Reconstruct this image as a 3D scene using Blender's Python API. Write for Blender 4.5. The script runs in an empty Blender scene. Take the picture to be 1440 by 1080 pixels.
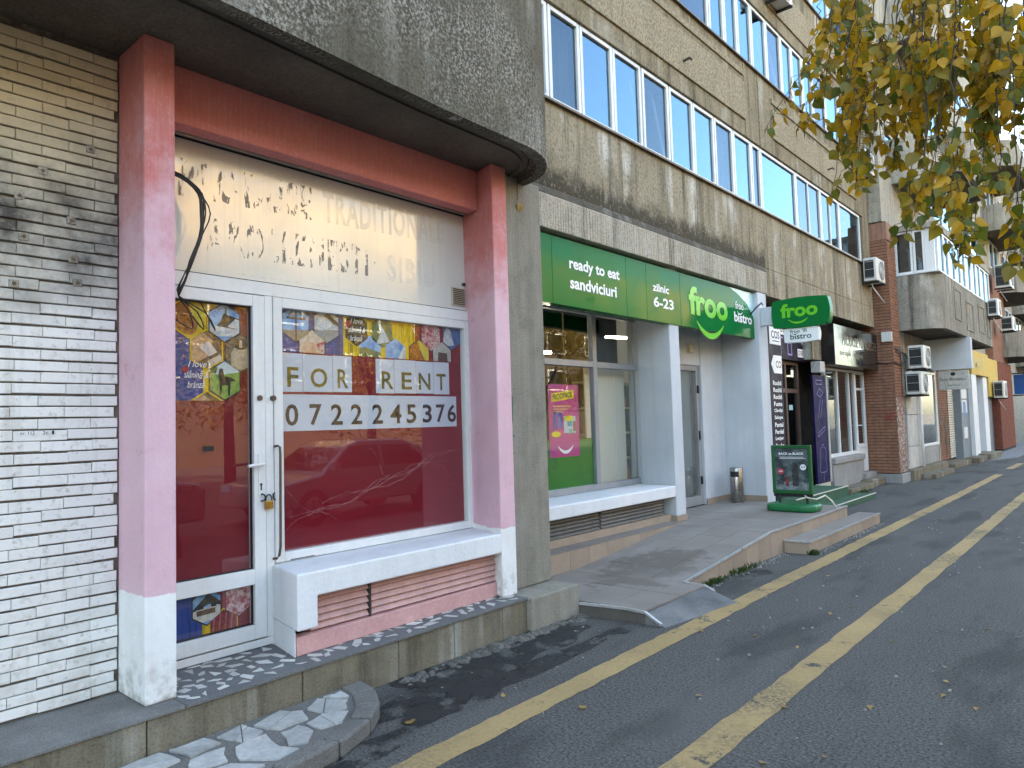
import bpy, bmesh, math, random
from mathutils import Vector, Matrix, Euler

R = random.Random(7)
S = bpy.context.scene
COL = S.collection

# ------------------------------------------------------------------ camera
cam = bpy.data.cameras.new('camera')
co = bpy.data.objects.new('camera', cam); COL.objects.link(co)
RC = [[0.7555053538, 0.6544725461, -0.0296200386],
      [-0.0591214050, 0.0230815119, -0.9979839193],
      [-0.6524694014, 0.7557333724, 0.0561315423]]
rt, up, bk = Vector(RC[0]), -Vector(RC[1]), -Vector((-0.6524694014, 0.7557333724, 0.0561315423))
m3 = Matrix((rt, up, bk)).transposed()
co.matrix_world = Matrix.Translation((0, 0, 1.6)) @ m3.to_4x4()
cam.sensor_width = 36; cam.lens = 1015 / 1440 * 36
cam.clip_start = 0.05; cam.clip_end = 2000
S.camera = co

# ------------------------------------------------------------------ sky, sun, exposure
SUN_EL, SUN_AZ = math.radians(38), math.radians(256)      # behind the near buildings
W = bpy.data.worlds.new('World'); S.world = W; W.use_nodes = True
wn = W.node_tree
sky = wn.nodes.new('ShaderNodeTexSky'); sky.sky_type = 'NISHITA'; sky.sun_disc = False
sky.sun_elevation = SUN_EL; sky.sun_rotation = SUN_AZ
sky.air_density = 1.0; sky.dust_density = 2.5; sky.ozone_density = 0.4
wn.links.new(sky.outputs[0], wn.nodes['Background'].inputs[0])
wn.nodes['Background'].inputs[1].default_value = 0.15
sl = bpy.data.lights.new('sun', 'SUN'); sl.energy = 2.4; sl.angle = math.radians(0.53); sl.color = (1, .9, .76)
so = bpy.data.objects.new('sun', sl); COL.objects.link(so)
sdir = Vector((math.sin(SUN_AZ) * math.cos(SUN_EL), math.cos(SUN_AZ) * math.cos(SUN_EL), math.sin(SUN_EL)))
so.rotation_euler = (-sdir).to_track_quat('-Z', 'Y').to_euler()
so.location = sdir * 60
S.view_settings.view_transform = 'Standard'; S.view_settings.look = 'None'
S.view_settings.exposure = 3.2; S.view_settings.gamma = 1
S.view_settings.use_curve_mapping = False
S.view_settings.use_white_balance = True; S.view_settings.white_balance_temperature = 7550; S.view_settings.white_balance_tint = 5
S.render.engine = 'CYCLES'
S.cycles.use_denoising = True
S.cycles.max_bounces = 7; S.cycles.diffuse_bounces = 4; S.cycles.glossy_bounces = 4
S.cycles.transparent_max_bounces = 12; S.cycles.transmission_bounces = 4
S.cycles.caustics_reflective = False; S.cycles.caustics_refractive = False
S.cycles.sample_clamp_indirect = 6

# ------------------------------------------------------------------ materials
class NB:
    def __init__(s, name):
        s.m = bpy.data.materials.new(name); s.m.use_nodes = True
        s.t = s.m.node_tree; s.b = s.t.nodes['Principled BSDF']; s._p = None
    def n(s, ty, **k):
        q = s.t.nodes.new('ShaderNode' + ty)
        for a, v in k.items(): setattr(q, a, v)
        return q
    def l(s, a, b): s.t.links.new(a, b)
    def put(s, sock, v):
        if hasattr(v, 'is_output') or hasattr(v, 'links'): s.l(v, sock)
        else:
            if isinstance(v, tuple) and len(v) == 3 and sock.type == 'RGBA': v = v + (1,)
            sock.default_value = v
    def pos(s):
        if s._p is None: s._p = s.n('NewGeometry').outputs['Position']
        return s._p
    def scaled(s, k, off=(0, 0, 0)):
        q = s.n('Mapping'); s.l(s.pos(), q.inputs[0]); q.inputs['Scale'].default_value = k; q.inputs['Location'].default_value = off
        return q.outputs[0]
    def noise(s, sc, det=5, vec=None, rough=.55, dist=0):
        q = s.n('TexNoise'); q.inputs['Scale'].default_value = sc; q.inputs['Detail'].default_value = det
        q.inputs['Roughness'].default_value = rough; q.inputs['Distortion'].default_value = dist
        s.l(vec if vec is not None else s.pos(), q.inputs['Vector']); return q.outputs['Fac']
    def mr(s, v, a, b, c=0., d=1.):
        q = s.n('MapRange', clamp=True); s.put(q.inputs[0], v)
        for i, x in enumerate((a, b, c, d)): s.put(q.inputs[i + 1], x)
        return q.outputs[0]
    def ma(s, op, a, b=0.):
        q = s.n('Math', operation=op); s.put(q.inputs[0], a); s.put(q.inputs[1], b); return q.outputs[0]
    def mix(s, f, a, b, bt='MIX'):
        q = s.n('Mix', data_type='RGBA', blend_type=bt); s.put(q.inputs[0], f); s.put(q.inputs[6], a); s.put(q.inputs[7], b); return q.outputs[2]
    def z(s):
        q = s.n('SeparateXYZ'); s.l(s.pos(), q.inputs[0]); return q.outputs
    def bump(s, h, st, d=.02, prev=None):
        q = s.n('Bump'); q.inputs['Strength'].default_value = st; q.inputs['Distance'].default_value = d; s.l(h, q.inputs['Height'])
        if prev is not None: s.l(prev, q.inputs['Normal'])
        return q.outputs[0]
    def out(s, col, rough=.8, spec=.3, metal=0., normal=None, alpha=None):
        s.put(s.b.inputs['Base Color'], col); s.put(s.b.inputs['Roughness'], rough)
        s.put(s.b.inputs['Specular IOR Level'], spec); s.put(s.b.inputs['Metallic'], metal)
        if normal is not None: s.l(normal, s.b.inputs['Normal'])
        if alpha is not None: s.put(s.b.inputs['Alpha'], alpha)
        return s.m

def mul(c, k): return tuple(x * k for x in c)

def surf(name, c1, c2=None, sc=2.5, rough=.8, spec=.25, bump=.15, bsc=80, fine=.25, streak=0, metal=0, rnd=0, dirt=None, rv=.1):
    """two-tone noisy surface with fine grain, optional rain streaks and per-object variation"""
    k = NB(name); c2 = c2 or mul(c1, .8)
    col = k.mix(k.mr(k.noise(sc, 7), .3, .7), c1, c2)
    g = k.noise(bsc, 4)
    col = k.mix(k.mr(g, .35, .7, 0, fine), col, mul(c2, .45))
    if streak:
        sv = k.noise(1, 6, k.scaled((7, 7, .35)), .65)
        col = k.mix(k.ma('MULTIPLY', k.mr(sv, .48, .72), streak), col, dirt or mul(c2, .3))
    if rnd:
        oi = k.n('ObjectInfo').outputs['Random']
        col = k.mix(k.mr(oi, 0, 1, 0, rnd), col, mul(c2, .35))
    nm = k.bump(g, bump, .01) if bump else None
    return k.out(col, k.mr(k.noise(sc * 3, 4), .3, .7, max(rough - rv, .02), min(rough + rv, 1)), spec, metal, nm)

_flat = {}
def flat(c, rough=.5, spec=.4):
    key = (tuple(round(x, 3) for x in c), rough)
    if key not in _flat:
        k = NB('print_%d' % len(_flat))
        col = k.mix(k.mr(k.noise(14, 4), .35, .65, 0, .22), tuple(c), mul(c, .6))
        _flat[key] = k.out(col, rough, spec)
    return _flat[key]
_pic = {}
def pic(a, b, sc=60):
    """printed photograph texture: two mottled colours"""
    key = (a, b, sc)
    if key not in _pic:
        k = NB('photo_print_%d' % len(_pic))
        _pic[key] = k.out(k.mix(k.mr(k.noise(sc, 5, None, .65), .4, .6), a, b), .45, .4)
    return _pic[key]

def glass(name, ior=1.5, tint=(1, 1, 1), rough=0., wav=.0, gain=1., refl=(1, 1, 1)):
    k = NB(name); k.t.nodes.remove(k.b)
    fr = k.n('Fresnel'); k.l(k.mr(k.n('NewGeometry').outputs['Backfacing'], 0., 1., ior, 1 / ior), fr.inputs[0])
    gl = k.n('BsdfGlossy'); gl.inputs['Roughness'].default_value = rough; gl.inputs['Color'].default_value = refl + (1,)
    if wav:
        nm = k.bump(k.noise(1.6, 1), wav, .05); k.l(nm, gl.inputs['Normal'])
    tr = k.n('BsdfTransparent'); tr.inputs[0].default_value = tint + (1,)
    mx = k.n('MixShader'); k.l(k.ma('MINIMUM', k.ma('MULTIPLY', fr.outputs[0], gain), .95), mx.inputs[0]); k.l(tr.outputs[0], mx.inputs[1]); k.l(gl.outputs[0], mx.inputs[2])
    k.l(mx.outputs[0], k.t.nodes['Material Output'].inputs[0]); return k.m

def concrete(name, base, warm, streak=.6, drip=None, white=0., gs=48, bands=(), pale=(.50, .485, .43), grain=.8):
    """weathered render: patches, rain streaks, coarse pebble grain; bands = ragged soot lines"""
    k = NB(name); z = k.z()[2]
    col = k.mix(k.mr(k.noise(.9, 8, None, .62), .32, .68), base, warm)
    col = k.mix(k.mr(k.noise(4, 7, None, .65), .50, .72, 0, .55), col, mul(base, .55))
    sv = k.noise(1, 7, k.scaled((5.5, 5.5, .28)), .7)
    col = k.mix(k.ma('MULTIPLY', k.mr(sv, .5, .66), streak), col, mul(base, .35))
    sl_ = k.ma('MULTIPLY', k.mr(k.noise(1, 6, k.scaled((3.2, 3.2, .25), (9, 3, 1)), .65), .52, .66), k.mr(k.noise(2.2, 5), .4, .6))
    col = k.mix(k.ma('MULTIPLY', sl_, streak * .95), col, pale)
    for (z0, z1, f) in bands:
        zz = k.ma('ADD', z, k.mr(k.noise(4.5, 8, None, .72), .3, .7, -.13, .13))
        band = k.ma('MULTIPLY', k.mr(zz, z0 - .1, z0 + .06), k.mr(zz, z1 - .06, z1 + .14, 1, 0))
        col = k.mix(k.ma('MULTIPLY', band, f), col, mul(base, .22))
    g = k.noise(gs, 4, None, .72)
    if white:
        wv = k.ma('MULTIPLY', k.mr(k.noise(1.3, 6), .46, .70), k.mr(g, .50, .62))
        col = k.mix(k.ma('MULTIPLY', wv, white), col, (.52, .50, .46))
        dv = k.ma('MULTIPLY', k.mr(k.noise(1, 3, k.scaled((3.1, 3.1, .05), (1.2, 4.1, 0))), .66, .70), k.mr(g, .42, .55))
        col = k.mix(k.ma('MULTIPLY', dv, .8), col, (.62, .60, .55))
    col = k.mix(k.mr(g, .47, .33, 0, grain), col, mul(base, .30))
    col = k.mix(k.mr(g, .55, .68, 0, grain * .6), col, mul(warm, 1.5))
    nm = k.bump(g, .7, .015); nm = k.bump(k.noise(7, 5), .25, .04, nm)
    return k.out(col, .92, .15, 0, nm)

M = {}
M['conc_a'] = concrete('render_dark_grey', (.108, .096, .070), (.142, .128, .095), .4, white=1.)
M['soffit'] = surf('soffit_render', (.20, .172, .135), (.115, .10, .08), 1.6, .95, .1, .5, 60, .5)
M['conc_b'] = concrete('render_tan', (.205, .170, .112), (.285, .238, .158), .85, gs=26, grain=.7)
M['conc_low'] = concrete('render_tan_stained', (.255, .215, .148), (.335, .287, .202), 1., gs=26, grain=.75, bands=((3.90, 4.22, .95),), pale=(.56, .54, .48))
M['soot'] = concrete('sooty_ledge', (.085, .075, .058), (.13, .115, .09), .4)
M['conc_r'] = concrete('render_tan_right', (.255, .215, .148), (.335, .287, .202), 1., gs=26, grain=.75, pale=(.56, .54, .48))
M['ribbed'] = concrete('ribbed_concrete', (.38, .34, .27), (.47, .42, .34), .7)
M['panel_b'] = surf('pebble_panel', (.39, .325, .22), (.32, .265, .18), 2, .9, .15, .8, 28, .95, .3)
M['conc_c'] = concrete('render_pale', (.32, .295, .245), (.40, .37, .305), .7)
M['conc_d'] = concrete('balcony_concrete', (.23, .212, .172), (.31, .287, .237), .95)
M['post'] = concrete('post_render', (.265, .243, .198), (.32, .297, .243), .3, gs=70, grain=.35)
M['ledge'] = concrete('ledge_concrete', (.175, .152, .108), (.235, .202, .143), .6, gs=75, grain=.45)
M['terrazzo'] = surf('terrazzo', (.20, .20, .20), (.135, .135, .135), 3, .75, .3, .35, 140, .7)
M['terr_rim'] = surf('terrazzo_rim', (.26, .255, .24), (.17, .165, .155), 4, .75, .3, .35, 140, .7)
M['marble'] = surf('marble_chip', (.70, .68, .63), (.56, .55, .51), 9, .5, .4, .08, 60, .2, 0, 0, .45)
M['slab'] = surf('marble_slab', (.62, .62, .59), (.42, .42, .40), 7, .5, .4, .15, 40, .4, 0, 0, .35)
M['kerb'] = surf('kerb_stone', (.235, .225, .205), (.15, .143, .13), 5, .85, .2, .5, 90, .6)
M['crumb'] = surf('crumbled_mortar', (.22, .21, .19), (.12, .115, .10), 9, .95, .1, .9, 60, .7)
M['white'] = surf('white_paint', (.78, .79, .80), (.70, .71, .72), 3, .6, .3, .25, 40, .12, .25, dirt=(.5, .47, .42))
M['pvc'] = surf('white_pvc', (.76, .77, .76), (.68, .69, .68), 2.5, .38, .45, .02, 30, .1, .22, dirt=(.45, .43, .38))
M['pvc_up'] = surf('window_pvc', (.72, .72, .71), (.62, .62, .60), 2, .4, .45, .02, 30, .1, .3, dirt=(.35, .33, .3))
M['alu'] = surf('grey_aluminium', (.34, .35, .36), (.28, .29, .30), 3, .42, .5, .02, 50, .1, .1, .2)
M['froo_wall'] = surf('pale_grey_blue_wall', (.60, .63, .66), (.50, .53, .56), 1.6, .8, .2, .3, 45, .12, .3, dirt=(.4, .4, .4))
M['pink'] = None
def painted_pink(name, split=None):
    k = NB(name); z = k.z()[2]
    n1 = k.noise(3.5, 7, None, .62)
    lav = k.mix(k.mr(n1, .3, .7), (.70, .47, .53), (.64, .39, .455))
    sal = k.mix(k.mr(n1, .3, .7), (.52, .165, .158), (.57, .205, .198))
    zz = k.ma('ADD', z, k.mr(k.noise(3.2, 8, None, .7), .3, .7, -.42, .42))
    col = k.mix(k.mr(zz, 2.5, 3.2), lav, sal)  # faded paint plus painted-in light: warm bounce above, blue sky below
    br = k.noise(1, 5, k.scaled((60, 60, 5)), .6)                      # roller and brush marks
    col = k.mix(k.mr(br, .45, .7, 0, .12), col, (.76, .58, .60))
    col = k.mix(k.mr(k.noise(38, 5), .57, .70, 0, .2), col, (.75, .55, .55))
    col = k.mix(k.mr(k.noise(7, 8, None, .75), .60, .70, 0, .45), col, (.36, .22, .22))     # scuffs
    rough = .7
    if split:
        e = k.ma('ADD', z, k.mr(k.noise(14, 3), .3, .7, -.008, .008))
        wcol = k.mix(k.mr(k.noise(6, 6), .4, .75, 0, .5), (.80, .80, .79), (.60, .59, .56))
        low = k.mr(z, .27, .55, .9, 0)
        wcol = k.mix(k.ma('MULTIPLY', low, k.mr(k.noise(16, 5), .42, .66)), wcol, (.36, .34, .30))
        col = k.mix(k.mr(e, split, split + .006), wcol, col)
    nm = k.bump(k.noise(60, 5), .4, .008); nm = k.bump(br, .12, .004, nm)
    return k.out(col, rough, .22, 0, nm)
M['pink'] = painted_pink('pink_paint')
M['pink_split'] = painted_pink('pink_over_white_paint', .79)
M['pink_louvre'] = surf('pink_louvre_paint', (.66, .40, .37), (.54, .32, .29), 4, .55, .3, .15, 40, .25, .4, dirt=(.30, .2, .19))
M['pink_base'] = surf('pink_plinth', (.66, .38, .36), (.56, .30, .29), 5, .7, .25, .3, 50, .25)
def brick_white():
    k = NB('painted_brick'); x, y, z = k.z()
    oi = k.n('ObjectInfo').outputs['Random']
    cream = k.mix(oi, (.64, .565, .405), (.53, .465, .335))
    wht = k.mix(oi, (.80, .785, .75), (.72, .705, .67))
    zz = k.ma('ADD', z, k.mr(k.noise(3, 4), .3, .7, -.08, .08))
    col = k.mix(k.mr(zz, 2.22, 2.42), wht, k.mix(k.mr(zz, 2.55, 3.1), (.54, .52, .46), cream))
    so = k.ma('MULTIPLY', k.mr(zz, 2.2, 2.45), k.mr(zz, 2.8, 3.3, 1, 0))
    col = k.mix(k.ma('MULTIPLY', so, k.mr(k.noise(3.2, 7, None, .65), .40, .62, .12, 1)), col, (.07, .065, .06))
    col = k.mix(k.mr(k.noise(24, 6, None, .7), .55, .70, 0, .6), col, (.30, .27, .22)); sv_ = k.noise(1, 6, k.scaled((9, 9, .7)), .65); col = k.mix(k.mr(sv_, .54, .70, 0, .45), col, (.40, .35, .27))
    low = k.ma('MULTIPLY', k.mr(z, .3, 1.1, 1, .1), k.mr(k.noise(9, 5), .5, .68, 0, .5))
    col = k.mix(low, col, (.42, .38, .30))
    return k.out(col, .75, .25, 0, k.bump(k.noise(45, 5), .4, .008))
M['brick_w'] = brick_white()
M['brick_bed'] = surf('painted_mortar', (.24, .21, .17), (.09, .078, .065), 14, .95, .1, .5, 60, .5)
M['mortar'] = surf('dark_mortar', (.10, .085, .07), (.05, .045, .04), 6, .95, .1, .5, 60, .5)
M['red_film'] = surf('dark_red_film', (.215, .003, .017), (.185, .003, .014), .9, .45, .3, .0, 30, .0)
M['brown_brick'] = surf('brown_brick', (.34, .17, .105), (.24, .115, .075), 7, .85, .2, .4, 60, .35, .2)
M['red_brick'] = surf('red_brick', (.30, .10, .065), (.22, .075, .05), 6, .9, .15, .4, 60, .35)
M['tan_tile'] = surf('tan_tile', (.41, .315, .235), (.34, .26, .195), 4, .6, .3, .1, 50, .2, 0, 0, .25)
M['grey_tile'] = surf('brown_grey_tile', (.27, .232, .20), (.225, .192, .165), 2.2, .6, .3, .2, 70, .35, 0, 0, .18)
def floor_tile():
    k = NB('brown_grey_tile_floor'); x, y, z = k.z(); oi = k.n('ObjectInfo').outputs['Random']
    col = k.mix(k.mr(k.noise(2.2, 7), .3, .7), (.275, .24, .21), (.225, .195, .17)); col = k.mix(k.mr(oi, 0, 1, 0, .16), col, (.10, .085, .07))
    n1 = k.noise(3.5, 8, None, .68); dx = k.ma('DIVIDE', k.ma('ADD', x, 3.78), .42); dy = k.ma('DIVIDE', k.ma('SUBTRACT', y, 6.45), .95)
    d = k.ma('ADD', k.ma('ADD', k.ma('MULTIPLY', dx, dx), k.ma('MULTIPLY', dy, dy)), k.mr(n1, .3, .7, -1.1, 1.1))
    col = k.mix(k.mr(d, .55, 1.0, .62, 0), col, (.115, .095, .075))
    g = k.noise(60, 4, None, .75); col = k.mix(k.mr(g, .47, .36, 0, .35), col, (.10, .09, .08)); col = k.mix(k.mr(k.noise(1.3, 6), .52, .7, 0, .4), col, (.34, .315, .29))
    return k.out(col, .62, .3, 0, k.bump(g, .3, .006))
M['floor_tile'] = floor_tile()
M['tile_bed'] = surf('tile_grout', (.13, .115, .10), (.10, .09, .08), 6, .95, .1, .2, 70, .3)
M['trim'] = surf('aluminium_trim', (.66, .66, .65), (.5, .5, .5), 5, .35, .5, .03, 40, .2, 0, .6)
M['green_carpet'] = surf('green_carpet', (.085, .165, .105), (.065, .13, .08), 3, .95, .1, .6, 160, .4)
M['froo_green'] = surf('green_vinyl', (.004, .165, .042), (.004, .14, .035), 1, .12, .06, .12, 5, .0)
M['green_film'] = surf('green_window_film', (.014, .19, .006), (.010, .14, .007), 2, .4, .4, .0, 3, 0)
M['froo_lime'] = surf('lime_letters', (.135, .56, .030), (.12, .50, .027), 2, .35, .4, 0, 3, 0)
M['pale_blue'] = surf('pale_blue_vinyl', (.42, .66, .70), (.36, .60, .66), 2, .25, .5, 0, 3, 0)
M['letter_w'] = surf('white_letters', (.85, .86, .86), (.80, .8, .8), 3, .5, .3, 0, 10, 0)
M['letter_k'] = surf('black_letters', (.008, .008, .008), (.014, .014, .014), 9, .5, .4, 0, 10, 0)
M['letter_gold'] = surf('olive_letters', (.20, .16, .012), (.06, .055, .02), 22, .4, .4, 0, 10, .0)
M['black'] = surf('black_plastic', (.020, .020, .022), (.012, .012, .013), 5, .45, .4, .05, 40, .1)
M['iron'] = surf('brown_metal', (.16, .12, .09), (.10, .08, .06), 12, .5, .5, .2, 60, .3, 0, .7)
M['brass'] = surf('brass', (.60, .37, .10), (.45, .27, .08), 8, .35, .5, .05, 60, .2, 0, 1)
M['steel'] = surf('brushed_steel', (.42, .41, .39), (.30, .29, .28), 5, .32, .5, .05, 60, .2, .3, 1)
M['paper'] = surf('white_paper', (.62, .66, .76), (.56, .60, .70), 2, .6, .2, .02, 20, .05)
M['beige'] = surf('beige_plastic', (.56, .52, .40), (.46, .42, .33), 5, .5, .4, .05, 40, .2)
M['louvre_g'] = surf('grey_louvre', (.30, .285, .27), (.22, .21, .20), 3, .5, .4, .1, 40, .3, .4, .2)
M['ac'] = surf('ac_enamel', (.68, .67, .63), (.58, .57, .53), 3, .45, .4, .02, 40, .15, .35)
M['ac_dark'] = surf('ac_coil', (.030, .032, .034), (.018, .018, .02), 9, .6, .3, .3, 90, .2)
M['purple'] = surf('dark_purple_vinyl', (.018, .011, .030), (.015, .009, .026), 2, .5, .1, 0, 5, 0)
M['violet'] = surf('violet_vinyl', (.012, .009, .065), (.010, .008, .052), 2, .5, .08, 0, 5, 0)
M['lilac'] = surf('lilac_line', (.30, .24, .55), (.26, .2, .5), 4, .5, .3, 0, 5, 0)
M['black_sign'] = surf('black_gloss_sign', (.012, .011, .010), (.020, .018, .016), 1.5, .10, .5, .04, 4, 0)
M['grey_stone'] = surf('grey_stone_cladding', (.33, .33, .32), (.25, .25, .245), 3, .6, .35, .15, 60, .35, .2)
M['grey_slate'] = surf('blue_grey_panel', (.20, .235, .265), (.16, .19, .215), 2, .6, .35, .1, 50, .2)
M['marble_pale'] = concrete('pale_marble', (.52, .51, .47), (.60, .58, .53), .6)
M['yellow_wall'] = surf('yellow_paint', (.66, .46, .10), (.56, .39, .09), 2, .75, .25, .3, 50, .2, .3)
M['magenta'] = surf('magenta_print', (.52, .035, .19), (.40, .025, .24), 3, .4, .4, 0, 5, 0)
M['yellow_p'] = surf('yellow_print', (.75, .62, .02), (.70, .56, .02), 3, .4, .4, 0, 5, 0)
M['dark_blue'] = surf('dark_blue_metal', (.045, .060, .085), (.035, .047, .07), 2, .5, .4, .05, 30, .15, .2)
M['blue_sign'] = surf('blue_sign', (.03, .13, .40), (.025, .11, .36), 2, .35, .4, 0, 10, 0)
M['wood_door'] = surf('brown_pvc', (.115, .070, .055), (.085, .052, .042), 4, .5, .4, .1, 40, .2)
M['interior'] = surf('room_wall', (.55, .47, .33), (.46, .39, .27), 2, .9, .1, 0, 10, 0)
M['cream'] = surf('cream_backing', (.70, .66, .54), (.63, .59, .48), 1.2, .7, .2, 0, 10, 0)
M['curtain'] = surf('pale_curtain', (.26, .255, .24), (.17, .165, .155), 4, .9, .1, .1, 20, .1)
M['dark_room'] = surf('dark_room', (.045, .045, .045), (.03, .03, .03), 3, .9, .1, 0, 10, 0)
M['glass'] = glass('shop_glass', 1.52, (.97, .98, .97), 0, .012, 1.05)
M['glass_up'] = glass('coated_window_glass', 2.1, (.55, .60, .62), .0, .02, 1.2, (.48, .76, 1.0))
M['glass_shop2'] = glass('dark_shop_glass', 1.7, (.72, .75, .75), 0, .02, 1.1)
M['glass_curt'] = glass('curtained_glass', 1.7, (.6, .64, .66), 0, .02, .8, (.6, .8, 1.0))
M['bark'] = surf('bark', (.10, .085, .07), (.05, .043, .036), 12, .95, .1, .9, 25, .5)
M['car_paint'] = surf('grey_car_paint', (.30, .31, .33), (.27, .28, .30), 1, .18, .6, 0, 5, 0, 0, .3)
M['car_glass'] = glass('car_glass', 1.6, (.2, .22, .22))
M['tyre'] = surf('tyre_rubber', (.02, .02, .02), (.03, .03, .03), 5, .9, .1, .2, 40, .1)
M['opp'] = surf('dimmed_facade', (.115, .092, .066), (.095, .075, .055), .7, .85, .2, .1, 20, .1)  # wall tone lowered to weaken its reflection in the shop glass
M['opp_top'] = surf('glow_reflector_floors', (.80, .58, .30), (.74, .53, .28), .7, .85, .2, .1, 20, .1)
M['opp_glass'] = glass('far_window_glass', 1.6, (.3, .32, .34))
M['lamp'] = NB('lit_tube').m
_b = M['lamp'].node_tree.nodes['Principled BSDF']; _b.inputs['Emission Color'].default_value = (1, .93, .8, 1); _b.inputs['Emission Strength'].default_value = 5

def leafmat(name, a, b, c):
    k = NB(name); oi = k.n('ObjectInfo').outputs['Random']
    isl = k.n('NewGeometry').outputs['Random Per Island']
    v = k.ma('FRACT', k.ma('ADD', oi, isl))
    q = k.n('ValToRGB'); k.l(v, q.inputs[0]); e = q.color_ramp.elements
    e[0].position = .12; e[0].color = a + (1,); e[1].position = .9; e[1].color = c + (1,)
    x = e.new(.5); x.color = b + (1,)
    col = k.mix(k.mr(k.noise(40, 4), .4, .7, 0, .35), q.outputs[0], mul(b, .5))
    tr = k.n('BsdfTranslucent'); k.l(col, tr.inputs[0])
    k.put(k.b.inputs['Base Color'], col); k.b.inputs['Roughness'].default_value = .5
    mx = k.n('MixShader'); mx.inputs[0].default_value = .5
    k.l(k.b.outputs[0], mx.inputs[1]); k.l(tr.outputs[0], mx.inputs[2]); k.l(mx.outputs[0], k.t.nodes['Material Output'].inputs[0])
    return k.m
M['leaf'] = leafmat('autumn_leaf', (.19, .15, .012), (.50, .30, .012), (.60, .33, .014))
M['leaf_g'] = leafmat('greenish_leaf', (.085, .12, .014), (.17, .18, .018), (.38, .27, .016))
M['leaf_far'] = leafmat('golden_leaf', (.22, .17, .02), (.52, .33, .02), (.60, .40, .04))
M['leaf_dry'] = leafmat('dry_leaf', (.50, .34, .12), (.56, .38, .14), (.38, .22, .08))
M['grass'] = leafmat('weed_leaf', (.03, .06, .012), (.05, .09, .015), (.10, .12, .03))

def asphalt():
    k = NB('asphalt')
    col = k.mix(k.mr(k.noise(.6, 6), .3, .7), (.090, .086, .079), (.108, .104, .095))
    g = k.noise(62, 4, None, .85)
    col = k.mix(k.mr(g, .52, .60, 0, .8), col, (.175, .170, .160))
    col = k.mix(k.mr(g, .48, .41, 0, .85), col, (.018, .018, .018))
    sp = k.n('TexVoronoi'); sp.inputs['Scale'].default_value = 9; k.l(k.pos(), sp.inputs['Vector'])
    col = k.mix(k.ma('MULTIPLY', k.mr(sp.outputs['Distance'], .02, .05, 1, 0), k.mr(k.noise(2, 3), .5, .6)), col, (.32, .31, .29))
    pat = k.mr(k.noise(1.3, 6, k.scaled((1.6, .5, 1))), .52, .62, 0, .5)
    col = k.mix(pat, col, (.036, .036, .036))
    dust = k.mr(k.noise(.9, 7, k.scaled((1.3, .4, 1), (4, 2, 0)), .62), .50, .70, 0, .55)
    col = k.mix(dust, col, (.135, .13, .12))
    # hairline cracks: distorted cell borders, only here and there
    dv = k.n('VectorMath', operation='ADD'); nz = k.n('TexNoise'); nz.inputs['Scale'].default_value = 2.5; nz.inputs['Detail'].default_value = 5; k.l(k.pos(), nz.inputs['Vector'])
    sc_ = k.n('VectorMath', operation='SCALE'); k.l(nz.outputs['Color'], sc_.inputs[0]); sc_.inputs['Scale'].default_value = .5
    k.l(k.pos(), dv.inputs[0]); k.l(sc_.outputs[0], dv.inputs[1])
    cr_ = k.n('TexVoronoi', feature='DISTANCE_TO_EDGE'); cr_.inputs['Scale'].default_value = .75; k.l(dv.outputs[0], cr_.inputs['Vector'])
    ck = k.ma('MULTIPLY', k.mr(cr_.outputs['Distance'], .003, .008, 1, 0), k.mr(k.noise(.8, 3), .5, .56))
    col = k.mix(k.ma('MULTIPLY', ck, .25), col, (.03, .03, .03))
    scf = k.ma('MULTIPLY', k.mr(k.noise(1, 4, k.scaled((2, 30, 1), (3, 1, 0)), .7), .62, .7), k.mr(k.noise(1.1, 3, None), .55, .65))
    col = k.mix(k.ma('MULTIPLY', scf, .5), col, (.30, .30, .29))
    nm = k.bump(g, .9, .008); nm = k.bump(k.noise(3, 5), .25, .02, nm)
    return k.out(col, k.mr(g, .3, .7, .78, .95), .16, 0, nm)
M['asphalt'] = asphalt()
def wet():
    k = NB('wet_asphalt'); g = k.noise(62, 4, None, .85)
    col = k.mix(k.mr(g, .5, .7, 0, .5), (.026, .026, .026), (.06, .06, .06))
    a = k.mr(k.noise(4.2, 8, None, .68), .40, .52, 0, .9)
    return k.out(col, .5, .35, 0, k.bump(g, .7, .008), a)
M['wet'] = wet()
def linepaint():
    k = NB('worn_yellow_paint'); g = k.noise(70, 4, None, .85)
    col = k.mix(k.mr(k.noise(1.4, 7, None, .62), .3, .7), (.45, .315, .145), (.34, .24, .11))
    w = k.ma('MAXIMUM', k.mr(g, .58, .66, 0, .8), k.mr(k.noise(3.2, 9, None, .78), .585, .63))
    w = k.ma('MAXIMUM', w, k.ma('MULTIPLY', k.mr(k.noise(.9, 4), .52, .64), k.mr(k.noise(38, 5, None, .75), .45, .55, 0, .75)))
    col = k.mix(k.mr(k.noise(30, 5), .5, .75, 0, .4), col, (.20, .14, .06))
    col = k.mix(w, col, (.07, .068, .062))
    return k.out(col, .75, .25, 0, k.bump(g, .9, .008))
M['line'] = linepaint()
def ghost(dark=True):
    k = NB('lettering_residue' if dark else 'lettering_shadow')
    n1 = k.noise(9, 5, k.scaled((1, 2.2, .8)), .6, 1.2)
    x, y, z = k.z()
    if dark: a = k.ma('MULTIPLY', k.mr(n1, .535, .575), k.mr(k.noise(120, 3), .3, .6, .35, 1))
    else: a = k.mr(k.noise(5, 4), .3, .7, .08, .3)
    return k.out((.30, .28, .245) if dark else (.86, .84, .80), .8, .1, 0, None, a)
M['ghost'] = ghost(); M['ghost_l'] = ghost(False)
def mural():
    k = NB('graffiti_paint')
    return k.out((.30, .03, .03), .6, .3, 0, None, k.mr(k.noise(30, 4), .35, .5))
M['graf'] = mural()
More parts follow.
